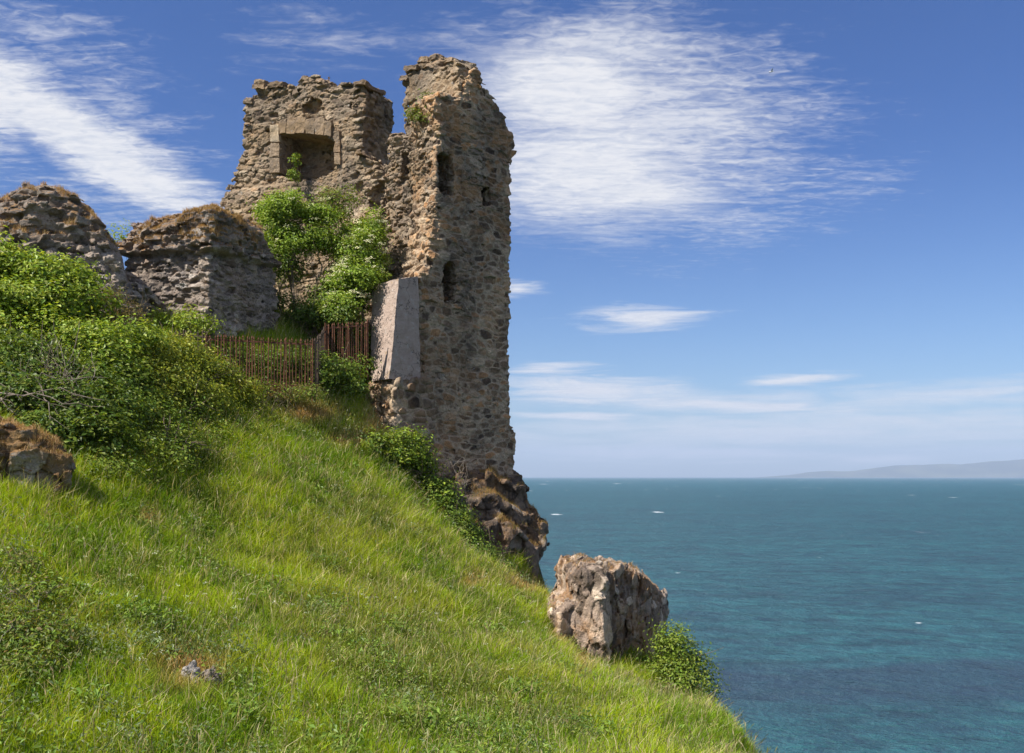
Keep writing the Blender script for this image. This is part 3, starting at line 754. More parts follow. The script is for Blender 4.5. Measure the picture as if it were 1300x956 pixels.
def grid_quad(mb, p00, p10, p11, p01, n, m_, bow=0.0):
    a = np.linspace(0, 1, n + 1)[:, None, None]; b = np.linspace(0, 1, m_ + 1)[None, :, None]
    V = (p00 * (1-a) * (1-b) + p10 * a * (1-b) + p11 * a * b + p01 * (1-a) * b).reshape(-1, 3)
    ii = np.arange((n+1) * (m_+1)).reshape(n+1, m_+1)
    Q = np.stack([ii[:-1,:-1], ii[1:,:-1], ii[1:,1:], ii[:-1,1:]], -1).reshape(-1, 4)
    V = V + 0.045 * np.stack([fbm(V[:,0]*2.6, V[:,1]*2.6, V[:,2]*2.6, 95 + k, 5, .62) for k in range(3)], 1)
    mb.add(V, Q)
mb = MB()
grid_quad(mb, bb[0], fb[0], fb[3], bb[3], 30, 90)
grid_quad(mb, fb[0], fb[1], fb[2], fb[3], 40, 90)
grid_quad(mb, bb[3], fb[3], fb[2], bb[2], 30, 30)
grid_quad(mb, bb[1], bb[0], bb[3], bb[2], 30, 60)
grid_quad(mb, fb[1], bb[1], bb[2], fb[2], 30, 60)
mb.build('buttress', m, castle)

# plinth under the buttress
PL = FW1.poly([(484,700),(487,560),(488,490),(491,481),(512,478),(545,480),(545,700)])
def base_pl(U, W, Z):
    d = np.broadcast_to(poly_sd(U[:, 0, :], Z[:, 0, :], PL)[:, None, :], U.shape)
    return round_max(d, np.maximum(-0.38 - W - 0.10 * np.clip(2.5 - Z, 0, 2), W - 1.25), 0.08), np.full(U.shape, 0.35, np.float32)
body('plinth', FW1, base_pl, (-0.7, -1.0, -1.5), (1.9, 1.6, 3.6), 0.036, MAT_WALL, castle, size=(0.36, 0.32, 0.24), seed=53,
     groove=0.06, gw=0.05, stone_amp=0.04, out_amp=0.10, rough=0.03, lump=0.05, mort_w=0.05)

# ------------------------------------------------------------------ rock under the tower
FR = Frame(A0 + np.array([0.64, -0.77]) * 0.25, tu)
crag = empty('rock_outcrop', P(640, 720, 33), 'dark craggy rock outcrop with orange grass ledges directly beneath the tower', 'rock')
RP = FR.poly([(556,640),(572,612),(583,590),(592,588),(598,602),(612,600),(628,598),(645,603),(661,605),(669,622),(669,644),(680,650),(690,668),(689,692),(680,714),(676,740),(680,800),(690,1000),(520,1000),(540,720)])
def base_cr(U, W, Z):
    d = poly_sd(U - 0.83 * np.minimum(W, 0), Z, RP)
    zw = Z + 0.45 * fbm2(U, Z, 1.1, 3.0, 63, 2) + 0.22 * (U - 3.4)
    lean = 0.30 + 0.55 * sstep(0.05, -0.10, zw) + 0.55 * sstep(-0.75, -0.95, zw) + 0.55 * sstep(-1.55, -1.8, zw) + 0.3 * sstep(-2.4, -2.7, zw)
    lean = lean + 0.35 * fbm2(U, Z, 0.8, 0.8, 61, 3)
    return round_max(d, np.maximum(-W - lean, W - 3.0), 0.45), np.full(U.shape, 0.6, np.float32)
body('rock_face', FR, base_cr, (0.6, -2.2, -9.5), (7.2, 3.2, 1.2), 0.05, MAT_CLIFF, crag, size=(0.6, 0.5, 0.6), seed=67,
     groove=0.03, gw=0.04, stone_amp=0.06, out_amp=0.16, rough=0.16, lump=0.18, lump_s=0.9, mort_w=0.02, warp=0.8, jit=0.95, small=0.05, rough_f=2.6, tilt=2.2, gap_n=0, inset=0.04)

# ------------------------------------------------------------------ rock stack against the sea
stack = empty('rock_outcrop', P(790, 850, 25), 'isolated rock stack with a pale sunlit face at the grass edge against the sea', 'rock')
FS = Frame(P(766, 700, 24.3)[:2], (0.85, 0.12))
SP = FS.poly([(707,800),(706,784),(721,771),(735,764),(734,734),(743,722),(757,719),(771,716),(784,726),(801,719),(822,726),(846,738),(872,754),(892,774),(906,798),(916,820),(924,850),(930,1000),(707,1000)])
def base_st(U, W, Z):
    d = np.broadcast_to(poly_sd(U[:, 0, :], Z[:, 0, :], SP)[:, None, :], U.shape)
    # two faces meeting at a corner: left one turned to the sun, right one turned away
    lf = -(W * 0.86 + U * 0.50); rf = -(W * 0.64 - U * 0.77)
    face = np.maximum(lf, rf) + 0.10 * fbm(U / 0.6, W / 0.6, Z / 0.7, 77, 3)
    sh = sstep(-0.75, -1.0, U) * 0.25
    return round_max(d, np.maximum(face - sh, W - 3.3), 0.10), np.full(U.shape, 0.15, np.float32)
body('rock_face', FS, base_st, (-1.6, -0.6, -7.0), (3.5, 3.6, -1.7), 0.034, MAT_STACK, stack, size=(0.30, 0.34, 0.85), seed=89,
     groove=0.03, gw=0.03, stone_amp=0.045, out_amp=0.10, rough=0.075, lump=0.07, lump_s=0.6, mort_w=0.02, warp=0.9, jit=0.95, small=0.03, rough_f=3.6, tilt=2.2, gap_n=0.0, inset=0.05)

# ------------------------------------------------------------------ the two low ruins on the left
WORLD = Frame((0.0, 0.0), (1.0, 0.0))                    # u = x, w = y
def ruin(base, lo, hi, label, seed, size=(0.27, 0.30, 0.14)):
    th = empty('ruined_wall', ((lo[0] + hi[0]) / 2, lo[1], lo[2] + 0.8), label, 'ruined wall', 'low ruined walls left of the tower')
    o = body('rubble', WORLD, base, lo, hi, 0.033, MAT_GREY, th, size=size, seed=seed, groove=0.03, gw=0.022, stone_amp=0.045,
             out_amp=0.12, rough=0.03, lump=0.10, mort_w=0.03, warp=0.45, small=0.022, gap=0.13, gap_n=0.08, tilt=1.8)
    return th, o
K1 = P(265, 420, 29)[:2]; L1 = np.array([-11.45, 29.75]); R1 = np.array([-7.25, 31.3])
FOOT1 = np.array([L1, K1, R1, R1 + (L1 - K1) * 0.9 + np.array([0, 0.4])])
def top1(x, y):
    px = 650 + F * x / np.maximum(y, 1)
    zr = (605 - np.interp(px, [150, 165, 195, 230, 265, 300, 330, 345, 360], [300, 284, 276, 266, 260, 258, 268, 292, 310])) / F * 29.9
    return zr
def base_r1(U, W, Z):
    u2, w2 = U[:, :, 0], W[:, :, 0]
    d = poly_sd(u2, w2, FOOT1)[:, :, None] - 0.10 * (5.5 - Z)
    tp = (top1(u2, w2) - 0.35 * np.exp(-np.clip(-poly_sd(u2, w2, FOOT1), 0, 9) / 0.5))[:, :, None]
    d = d - 0.24 * sstep(6.35, 6.5, Z) + 0.10 * fbm(U[:, :, ::1] / 0.9, W / 0.9, Z / 0.9, 101, 2)
    return round_max(d, Z - tp, 0.10), (0.10 + 0.6 * sstep(6.2, 6.6, Z)).astype(np.float32)
RU1, _ = ruin(base_r1, (-12.2, 28.3, 3.4), (-6.6, 33.4, 8.6), 'squat ruined rubble block under dry turf right behind the rusty railings', 103)
FOOT0 = np.array([(-15.6, 26.9), (-12.6, 26.5), (-10.25, 27.5), (-10.3, 29.6), (-15.6, 30.6)])
def top0(x, y):
    px = 650 + F * x / np.maximum(y, 1)
    return (605 - np.interp(px, [-60, 0, 20, 45, 60, 80, 100, 118, 128, 140, 152, 162], [268, 258, 248, 243, 243, 247, 254, 267, 281, 296, 315, 345])) / F * 27.9
def base_r0(U, W, Z):
    u2, w2 = U[:, :, 0], W[:, :, 0]
    d = poly_sd(u2, w2, FOOT0)[:, :, None] - 0.16 * (6.0 - Z) + 0.18 * fbm(U / 0.8, W / 0.8, Z / 0.8, 111, 3)
    fall = 0.45 * np.exp(-np.clip(-poly_sd(u2, w2, FOOT0), 0, 9) / 0.45)
    tp = (top0(u2, w2) - fall)[:, :, None]
    return round_max(d, Z - tp, 0.10), np.full(U.shape, 0.8, np.float32)
RU0, _ = ruin(base_r0, (-16.0, 25.6, 3.4), (-9.6, 31.0, 8.5), 'ruined rubble mound with a brown turf peak above the leafy thicket', 113, (0.33, 0.33, 0.18))

# ------------------------------------------------------------------ plants: blades, leaves, twigs
def srgb(r, g, b):
    c = np.array([r, g, b]) / 255.0
    return np.where(c <= 0.04045, c / 12.92, ((c + 0.055) / 1.055) ** 2.4)
def pick(cols, n, w=None):
    cols = np.asarray(cols, float)
    i = rng.choice(len(cols), n, p=None if w is None else np.asarray(w) / np.sum(w))
    return cols[i] * rng.uniform(0.75, 1.25, (n, 1)) * rng.uniform(0.93, 1.07, (n, 3))
MAT_GRASS = leaf_mat('grass_blade', trans=0.36, rough=0.7, gain=1.28, spec=0.06)
MAT_LEAF = leaf_mat('broad_leaf', trans=0.36, rough=0.45, gain=1.45)
MAT_DRY = leaf_mat('dry_blade', trans=0.25, rough=0.8)
MAT_FLOWER = leaf_mat('cream_petal', trans=0.3, rough=0.7)
m, t, out = new_mat('dead_wood'); pos = world_pos(t)
principled(t, out, t.ramp(t.noise(pos, 7, 4, .7), [(0.3, (.12, .095, .075)), (0.7, (.30, .25, .20))]), 0.9, 0.1); MAT_TWIG = m
m, t, out = new_mat('bark'); pos = world_pos(t)
principled(t, out, t.ramp(t.noise(pos, 9, 4, .7), [(0.3, (.10, .075, .05)), (0.7, (.26, .20, .14))]), 0.9, 0.1); MAT_BARK = m

def blades(P0, hgt, width, col, lean=0.45, leandir=None, N=None):
    """grass blades as three-triangle strips; P0 (n,3), hgt (n,), width (n,), col (n,3)"""
    n = len(P0)
    th = rng.uniform(0, 2 * np.pi, n)
    if leandir is not None:
        k = rng.uniform(0, 1, n) < 0.22; th = np.where(k, leandir + rng.normal(0, 0.7, n), th)
    L = lean * rng.uniform(0.2, 1.6, n)
    up = np.zeros((n, 3)); up[:, 2] = 1
    if N is not None: up = N
    dr = np.stack([np.cos(th), np.sin(th), np.zeros(n)], 1)
    ph = rng.uniform(0, 2 * np.pi, n)
    sd = np.stack([np.cos(ph), np.sin(ph), np.zeros(n)], 1) * (width * 0.5)[:, None]
    m1 = P0 + (up * 0.55 + dr * (L * 0.28)[:, None]) * hgt[:, None]
    tp = P0 + (up * np.clip(1.0 - 0.25 * L, 0.4, 1)[:, None] + dr * (L * 0.95)[:, None]) * hgt[:, None]
    V = np.stack([P0 - sd, P0 + sd, m1 - sd * 0.8, m1 + sd * 0.8, tp], 1).reshape(-1, 3)
    b = np.arange(n)[:, None] * 5
    Fc = np.concatenate([b + [0, 1, 3], b + [0, 3, 2], b + [2, 3, 4]], 1).reshape(-1, 3)
    C = np.repeat(col, 5, 0); C = C.reshape(n, 5, 3); C[:, 4] *= 1.1
    return V, Fc, C.reshape(-1, 3)

def leaves(C0, size, normal, col, asp=0.55):
    """folded leaves: base, two sides, tip"""
    n = len(C0)
    a = rng.normal(0, 1, (n, 3)); N = normal / (np.linalg.norm(normal, axis=1)[:, None] + 1e-9)
    a -= (a * N).sum(1)[:, None] * N; a /= np.linalg.norm(a, axis=1)[:, None] + 1e-9
    b = np.cross(N, a)
    s = size[:, None]
    V = np.stack([C0 - a * s * 0.5, C0 + b * s * asp * 0.5 + N * s * 0.10, C0 + a * s * 0.5 - N * s * 0.10, C0 - b * s * asp * 0.5 + N * s * 0.10], 1).reshape(-1, 3)
    k = np.arange(n)[:, None] * 4
    Fc = np.concatenate([k + [0, 1, 2], k + [0, 2, 3]], 1).reshape(-1, 3)
    return V, Fc, np.repeat(col, 4, 0)

def foliage_points(blobs, dens, sub=0.30, spread=0.20, seed=0):
    """leaf positions gathered in shoots on and inside ellipsoids; returns points, outward normals, depth 0..1"""
    PP = []; NN = []
    for (c, r) in blobs:
        c = np.asarray(c, float); r = np.broadcast_to(np.asarray(r, float), 3)
        area = 4 * np.pi * ((r[0]*r[1])**1.6/3 + (r[0]*r[2])**1.6/3 + (r[1]*r[2])**1.6/3) ** (1/1.6)
        ns = max(6, int(area / (sub * sub) * 1.5))
        d = rng.normal(0, 1, (ns, 3)); d /= np.linalg.norm(d, axis=1)[:, None]
        d = d[(d[:, 2] > -0.55)]; ns = len(d)
        q = rng.uniform(0.45, 1.0, ns) ** 0.6 * rng.uniform(0.86, 1.16, ns)
        sc_ = c + d * r * q[:, None]
        rag = 1 + 0.42 * fbm(sc_[:, 0] / 0.5, sc_[:, 1] / 0.5, sc_[:, 2] / 0.5, 430 + seed, 3)
        sc_ = c + (sc_ - c) * rag[:, None]
        keep = fbm(sc_[:, 0] / 0.6, sc_[:, 1] / 0.6, sc_[:, 2] / 0.45, 400 + seed, 3) > -0.10
        sc_ = sc_[keep]; d = d[keep]; ns = len(sc_)
        per = max(4, int(dens * sub * sub * 1.3))
        cnt = rng.poisson(per, ns)
        idx = np.repeat(np.arange(ns), cnt)
        off = rng.normal(0, 1, (len(idx), 3)) * spread * np.array([1, 1, 0.6])
        PP.append(sc_[idx] + off)
        nn = d[idx] / r; nn /= np.linalg.norm(nn, axis=1)[:, None]
        NN.append(nn * 0.7 + np.array([0, 0, 0.8]) + rng.normal(0, 0.45, (len(idx), 3)) + off / spread * 0.35)
    return np.vstack(PP), np.vstack(NN)

G_BRIGHT = [(.20, .27, .025), (.25, .31, .035), (.15, .22, .02), (.28, .32, .05)]
G_MID = [(.11, .165, .02), (.15, .205, .025), (.08, .13, .017), (.19, .23, .035)]
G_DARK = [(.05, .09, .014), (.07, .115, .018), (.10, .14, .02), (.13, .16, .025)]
G_OLIVE = [(.11, .12, .03), (.14, .14, .04), (.09, .10, .03), (.16, .12, .05)]

def shrub(name, label, cat, blobs, pal, dens=420, size=(0.07, 0.13), stems=8, base=None, group=None, flowers=0, seed=0, asp=0.55, sub=0.30, spread=0.2, stem_r=0.02, stem_mat=None, part='foliage'):
    bl = [(np.asarray(c, float), np.broadcast_to(np.asarray(r, float), 3)) for c, r in blobs]
    if base is None:
        cx = np.mean([c[0] for c, r in bl]); cy = np.mean([c[1] for c, r in bl]); base = (cx, cy, float(ground([cx], [cy])[0]))
    th = empty(name, base, label, cat, group)
    C0, N0 = foliage_points(bl, dens, sub, spread, seed)
    V, Fc, C = leaves(C0, rng.uniform(size[0], size[1] * 1.25, len(C0)) , N0, pick(pal, len(C0)), asp)
    mesh_obj(part, V, Fc, MAT_LEAF, th, {'tint': C})
    mb = MB()
    for k in range(stems):
        c, r = bl[rng.integers(len(bl))]
        e = c + rng.normal(0, 0.45, 3) * r
        b = np.array(base) + np.array([rng.normal(0, .25), rng.normal(0, .2), 0.0]) * (0.4 + np.abs(e[0] - base[0]) * .3)
        b[2] = float(ground([b[0]], [b[1]])[0]) - 0.1
        n = 7; s = np.linspace(0, 1, n)[:, None]
        path = b * (1 - s) + e * s + np.cumsum(rng.normal(0, 0.05, (n, 3)), 0) * np.linspace(0, 1, n)[:, None]
        path[:, 2] += 0.15 * np.sin(s[:, 0] * np.pi)
        mb.add(*tube(path, np.linspace(stem_r, stem_r * 0.35, n), 5))
        for j in range(2):
            i = rng.integers(3, n - 1); q = path[i]; e2 = q + rng.normal(0, .35, 3) + np.array([0, 0, .25])
            s2 = np.linspace(0, 1, 4)[:, None]
            mb.add(*tube(q * (1 - s2) + e2 * s2 + rng.normal(0, .02, (4, 3)), np.linspace(stem_r * .5, stem_r * .2, 4), 4))
    mb.build('stems', stem_mat or MAT_BARK, th)
    if flowers:
        d = rng.normal(0, 1, (flowers * 6, 3)); d /= np.linalg.norm(d, axis=1)[:, None]
        d = d[(d[:, 2] > -0.1) & (d[:, 1] < 0.35)][:flowers]
        cen = []
        for q in d:
            c, r = bl[rng.integers(len(bl))]; cen.append(c + q * r * rng.uniform(1.0, 1.12) + np.array([0, 0, .05]))
        cen = np.array(cen); k = 16
        nn = np.repeat(d * 0.5 + np.array([-.1, -.3, .8]), k, 0)
        off = rng.normal(0, 1, (len(cen) * k, 3)) * np.array([.055, .055, .016])
        V, Fc, C = leaves(np.repeat(cen, k, 0) + off, rng.uniform(.025, .045, len(cen) * k), nn + rng.normal(0, .15, nn.shape), pick([(.62, .60, .38), (.70, .68, .48), (.5, .52, .28)], len(cen) * k), 0.9)
        mesh_obj('blossom', V, Fc, MAT_FLOWER, th, {'tint': C})
    return th
def B(px, py, D, rx, rz=None, ry=None):
    """foliage ball centred at a photograph pixel; radii in metres"""
    rz = rx if rz is None else rz
    return (P(px, py, D), (rx, ry or rx, rz))

# elder tree between the low ruin and the tower: thin trunks under a flat crown
def elder(name, label, blobs, trunks, flowers, pal, seed):
    base = np.array(trunks[0][0]); th = empty(name, base, label, 'tree')
    C0, N0 = foliage_points(blobs, 700, 0.25, 0.15, seed)
    V, Fc, C = leaves(C0, rng.uniform(.07, .13, len(C0)), N0, pick(pal, len(C0)), 0.5)
    mesh_obj('crown', V, Fc, MAT_LEAF, th, {'tint': C})
    for (b, e) in trunks:
        b = np.array(b); e = np.array(e); n = 10; s = np.linspace(0, 1, n)[:, None]
        path = b * (1 - s) + e * s; path[1:-1] += np.cumsum(rng.normal(0, .045, (n - 2, 3)), 0)
        mb = MB(); mb.add(*tube(path, np.linspace(.055, .022, n), 6))
        for j in range(5):
            i = rng.integers(5, n); q = path[i]; e2 = q + rng.normal(0, .4, 3) + np.array([0, 0, .5]); s2 = np.linspace(0, 1, 5)[:, None]
            mb.add(*tube(q * (1 - s2) + e2 * s2 + rng.normal(0, .03, (5, 3)), np.linspace(.022, .008, 5), 4))
        mb.build('trunk', MAT_BARK, th)
    d = rng.normal(0, 1, (flowers * 6, 3)); d /= np.linalg.norm(d, axis=1)[:, None]
    d = d[(d[:, 2] > -0.05) & (d[:, 1] < 0.3)][:flowers]
    cen = np.array([blobs[i % len(blobs)][0] + q * np.asarray(blobs[i % len(blobs)][1]) * rng.uniform(1.0, 1.15) + np.array([0, -.03, .05]) for i, q in enumerate(d)])
    k = 18; nn = np.repeat(d * .5 + np.array([-.2, -.4, .7]), k, 0)
    off = rng.normal(0, 1, (len(cen) * k, 3)) * np.array([.065, .06, .02])
    V, Fc, C = leaves(np.repeat(cen, k, 0) + off, rng.uniform(.03, .05, len(cen) * k), nn + rng.normal(0, .15, nn.shape), pick([(.62, .60, .36), (.72, .70, .48), (.5, .52, .26)], len(cen) * k), .9)
    mesh_obj('blossom', V, Fc, MAT_FLOWER, th, {'tint': C})
    return th
G_ELD = [(.14, .21, .02), (.18, .25, .026), (.09, .145, .016), (.22, .28, .045)]
elder('elder_tree', 'elder tree with thin bare trunks and a rounded crown left below the fireplace',
      [B(372, 268, 33.2, .85, .55), B(358, 288, 33, .55, .5), B(392, 300, 33.0, .75, .45), B(372, 312, 32.8, .55, .45), B(355, 262, 33.4, .5, .35), B(405, 272, 33.4, .6, .5), B(425, 285, 33.4, .55, .5), B(345, 300, 33.0, .35, .5), B(415, 310, 33.2, .5, .35), B(440, 300, 33.6, .5, .5), B(350, 330, 32.8, .35, .5), B(338, 270, 33.2, .3, .3)],
      [(P(372, 432, 32.4), P(372, 320, 32.8)), (P(398, 428, 32.6), P(404, 330, 33)), (P(384, 430, 32.8), P(352, 310, 33)), (P(366, 430, 32.2), P(340, 380, 32.5))], 60, G_ELD, 1)
elder('elder_tree', 'elder tree thick with cream blossom against the tower behind the concrete buttress',
      [B(470, 290, 33.4, .5, .5), B(462, 322, 33.0, .7, .7), B(455, 355, 32.6, .75, .7), B(442, 388, 32.4, .7, .5), B(474, 345, 33.2, .4, .8), B(428, 398, 32.2, .5, .45), B(448, 325, 33.2, .5, .5), B(432, 362, 32.8, .5, .45)],
      [(P(452, 440, 32.4), P(458, 350, 32.8)), (P(462, 440, 32.6), P(466, 320, 33.2))], 190, G_ELD, 2)
shrub('wall_shrub', 'olive twiggy shrub beside the elder crown at the foot of the fireplace wall', 'shrub',
      [B(436, 262, 34.3, .55, .65), B(418, 258, 34.0, .4, .4), B(452, 280, 34.3, .35, .4)], G_OLIVE + G_MID, 330, (.06, .10), 10, base=P(436, 300, 34.4), seed=3)
shrub('wall_shrub', 'small shrub rooted on the ledge below the top of the tower', 'shrub',
      [B(540, 132, 33.6, .33, .40, .3), B(530, 148, 33.4, .3, .25, .25), B(548, 150, 33.3, .25, .2, .25)], G_OLIVE + G_MID, 380, (.05, .09), 6, base=P(540, 156, 33.7), seed=4, sub=.2, spread=.12, stem_r=.01)
shrub('wall_shrub', 'thin green plant growing inside the fireplace opening', 'shrub',
      [B(372, 224, 36.6, .16, .38, .16), B(375, 205, 36.7, .12, .25, .12)], G_MID, 420, (.05, .10), 5, base=P(373, 236, 36.6), seed=5, sub=.14, spread=.08, stem_r=.01)
# undergrowth below the elders
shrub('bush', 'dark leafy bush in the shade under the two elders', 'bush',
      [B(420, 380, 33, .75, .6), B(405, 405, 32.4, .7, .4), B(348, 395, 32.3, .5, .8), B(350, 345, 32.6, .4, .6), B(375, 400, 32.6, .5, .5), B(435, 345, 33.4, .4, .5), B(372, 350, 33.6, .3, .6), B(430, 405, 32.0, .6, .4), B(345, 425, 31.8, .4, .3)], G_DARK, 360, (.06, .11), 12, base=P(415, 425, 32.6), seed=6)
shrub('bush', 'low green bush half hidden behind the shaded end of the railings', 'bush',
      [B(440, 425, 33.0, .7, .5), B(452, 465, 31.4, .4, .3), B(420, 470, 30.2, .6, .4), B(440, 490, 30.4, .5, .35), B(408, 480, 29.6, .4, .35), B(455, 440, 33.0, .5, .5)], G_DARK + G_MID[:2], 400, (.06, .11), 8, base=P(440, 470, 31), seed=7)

# thicket on the bank to the left
GT = 'bushes of the leafy thicket left of the grass'
shrub('bush', 'bright green bush below the rubble mound, topmost of the thicket', 'bush',
      [B(10, 345, 24.6, .8, .55), B(60, 350, 24.6, .85, .45), B(100, 352, 25.2, .6, .4), B(40, 385, 24.0, .9, .5), B(95, 385, 24.6, .75, .45), B(-20, 330, 24.5, .7, .6), B(0, 385, 23.6, .8, .5)], G_BRIGHT + G_MID, 430, (.07, .13), 12, seed=8, group=GT, flowers=16)
shrub('bush', 'broad leafy bush in the middle of the thicket above the grey dead branches', 'bush',
      [B(60, 420, 23.2, .8, .5), B(110, 430, 23.4, .75, .55), B(140, 455, 23.2, .7, .5), B(15, 425, 22.8, .7, .45), B(95, 470, 22.6, .6, .45), B(170, 430, 24.4, .6, .35)], G_MID + G_BRIGHT, 430, (.06, .12), 14, seed=9, group=GT)
shrub('bush', 'yellow green bush spilling down in front of the rusty railings', 'bush',
      [B(192, 448, 25.4, .75, .45), B(235, 452, 26.0, .65, .45), B(270, 474, 26.4, .6, .42), B(300, 498, 26.7, .55, .38), B(215, 485, 24.8, .8, .5), B(255, 508, 25.4, .7, .45), B(185, 495, 23.9, .65, .55), B(318, 520, 26.9, .45, .3), B(165, 470, 24.4, .6, .45)], [(.22, .24, .03), (.27, .28, .04), (.16, .19, .022), (.11, .15, .02)], 430, (.05, .10), 16, seed=10, group=GT)
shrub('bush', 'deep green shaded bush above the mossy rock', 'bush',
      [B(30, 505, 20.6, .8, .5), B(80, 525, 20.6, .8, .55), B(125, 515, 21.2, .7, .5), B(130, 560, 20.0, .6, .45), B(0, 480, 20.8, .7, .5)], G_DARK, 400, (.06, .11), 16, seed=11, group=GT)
shrub('bush', 'low bramble bush at the foot of the thicket beside the grass', 'bush',
      [B(170, 562, 21.2, .6, .36), B(215, 562, 22.2, .55, .32), B(150, 600, 20.0, .5, .28), B(200, 598, 21.0, .45, .24), B(120, 602, 19.6, .5, .36), B(235, 572, 22.8, .5, .36), B(275, 560, 24.0, .45, .3), B(170, 590, 20.4, .55, .4), B(215, 585, 21.4, .5, .36), B(310, 545, 25.4, .4, .26)], G_MID + [(.13, .15, .03)], 430, (.05, .09), 14, seed=12, group=GT)
shrub('bramble', 'sprawling bramble patch with pale arching stems in the grass below the mossy rock', 'bramble',
      [B(10, 715, 14.6, .5, .14), B(30, 750, 14.0, .4, .14), B(15, 790, 13.2, .5, .14), B(50, 806, 13.0, .4, .12), B(20, 842, 12.2, .45, .14)], G_MID + G_OLIVE, 330, (.04, .075), 14, seed=13, sub=.2, spread=.13, stem_r=.008, stem_mat=MAT_TWIG)
# right: along the foot of the tower and behind the stack
shrub('bush', 'leafy bush at the foot of the tower beside the grass slope', 'bush',
      [B(458, 566, 29.3, .5, .4), B(478, 568, 29.4, .6, .45), B(508, 572, 29.7, .8, .55), B(560, 628, 30.0, .5, .5), B(535, 602, 30, .65, .5), B(495, 598, 29.6, .5, .35), B(548, 628, 29.9, .55, .5), B(520, 615, 29.7, .5, .4), B(520, 590, 30, .6, .45), B(462, 556, 30.0, .3, .25)], G_MID + G_BRIGHT[:2] + G_DARK, 430, (.06, .11), 14, seed=14)
shrub('bush', 'dark trailing bush under the rock outcrop along the slope edge', 'bush',
      [B(566, 652, 29.5, .55, .45), B(584, 680, 29.2, .52, .42), B(604, 702, 28.9, .48, .38), B(626, 722, 28.6, .4, .32), B(553, 634, 29.6, .55, .42), B(575, 668, 29.1, .45, .34), B(595, 694, 28.8, .42, .32), B(645, 738, 28.2, .3, .22)], G_DARK + G_MID[:2], 520, (.05, .10), 8, seed=15)
shrub('bush', 'rounded green bush growing against the shaded side of the rock stack', 'bush',
      [B(856, 815, 24.6, .36, .42), B(868, 838, 24.5, .42, .42), B(880, 866, 24.3, .42, .45), B(850, 850, 24.2, .42, .4), B(858, 885, 24.0, .5, .45), B(895, 900, 24.0, .42, .4), B(868, 865, 24.1, .45, .4)], G_MID + G_DARK[2:], 600, (.05, .085), 8, seed=16)

# dead branches
def dead_bush(label, roots, tips, n=34, r0=.02, wob=.06, fork=3):
    b0 = np.mean(roots, 0); th = empty('dead_bush', b0, label, 'dead branches')
    mb = MB()
    for k in range(n):
        b = roots[rng.integers(len(roots))] + rng.normal(0, .10, 3); e = tips[rng.integers(len(tips))] + rng.normal(0, .28, 3)
        s = np.linspace(0, 1, 8)[:, None]
        p = b * (1 - s) + e * s; p[1:] += np.cumsum(rng.normal(0, wob, (7, 3)), 0)
        rr = r0 * rng.uniform(.45, 1.1); mb.add(*tube(p, np.linspace(rr, rr * .3, 8), 5))
        for j in range(fork):
            i = rng.integers(2, 7); L = rng.uniform(.2, .6)
            d = p[-1] - p[0]; d = d / np.linalg.norm(d) + rng.normal(0, .7, 3); d /= np.linalg.norm(d)
            s2 = np.linspace(0, 1, 5)[:, None]
            q = p[i] + d * L * s2; q[1:] += np.cumsum(rng.normal(0, .025, (4, 3)), 0)
            mb.add(*tube(q, np.linspace(rr * .5, rr * .15, 5), 4))
    mb.build('branches', MAT_TWIG, th); return th
dead_bush('tangle of grey dead branches in the thicket left of the railings', [P(20, 500, 20.8), P(70, 500, 20.8), P(100, 525, 20.5)], [P(40, 435, 21.6), P(75, 430, 21.6), P(95, 455, 21.4), P(0, 470, 20.4), P(60, 450, 21)], 34, .014)
dead_bush('long grey fallen branches low in the thicket above the mossy rock', [P(-10, 478, 19.8), P(0, 505, 19.6), P(40, 480, 19.9)], [P(90, 505, 19.6), P(112, 530, 19.4), P(60, 515, 19.6), P(100, 530, 19.5)], 7, .02, .06)
dead_bush('bare white twigged bush at the foot of the tower wall', [P(572, 640, 30.2), P(585, 645, 30.2), P(560, 628, 30.2)], [P(570, 590, 30.5), P(590, 600, 30.5), P(580, 610, 30.4), P(600, 625, 30.2), P(560, 600, 30.4)], 36, .016, .05)
dead_bush('thin pale dead stalks sticking up from the bush under the tower', [P(520, 585, 30.2), P(538, 600, 30.2)], [P(530, 562, 30.4), P(545, 572, 30.4), P(552, 580, 30.4), P(518, 558, 30.4)], 16, .012, .03, 1)

# ------------------------------------------------------------------ more of the thicket
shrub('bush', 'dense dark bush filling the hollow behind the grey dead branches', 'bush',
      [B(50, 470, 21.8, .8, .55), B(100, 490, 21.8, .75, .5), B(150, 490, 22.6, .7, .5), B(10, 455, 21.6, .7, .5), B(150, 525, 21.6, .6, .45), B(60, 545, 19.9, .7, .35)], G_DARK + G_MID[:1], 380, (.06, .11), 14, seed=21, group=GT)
shrub('bush', 'rough bush of yellowing leaves at the bottom right end of the thicket', 'bush',
      [B(290, 532, 26.0, .55, .3), B(235, 530, 24.4, .6, .4), B(268, 552, 24.7, .45, .25), B(192, 528, 22.9, .65, .45)], G_MID + [(.24, .25, .04)], 430, (.05, .09), 14, seed=22, group=GT)
shrub('bush', 'dry brown twiggy bush at the dark end of the rubble mound', 'bush',
      [B(140, 378, 26.2, .4, .4), B(155, 410, 26.4, .4, .45), B(170, 405, 27.0, .35, .4)], [(.16, .12, .05), (.12, .10, .04), (.10, .12, .03), (.2, .15, .07)], 330, (.04, .08), 18, seed=23, group=GT)
shrub('bush', 'small green bush between the rubble mound and the low rubble block', 'bush',
      [B(155, 302, 30.5, .3, .25), B(165, 312, 30.5, .25, .2)], G_BRIGHT, 430, (.05, .09), 5, base=P(158, 330, 30.6), seed=24)
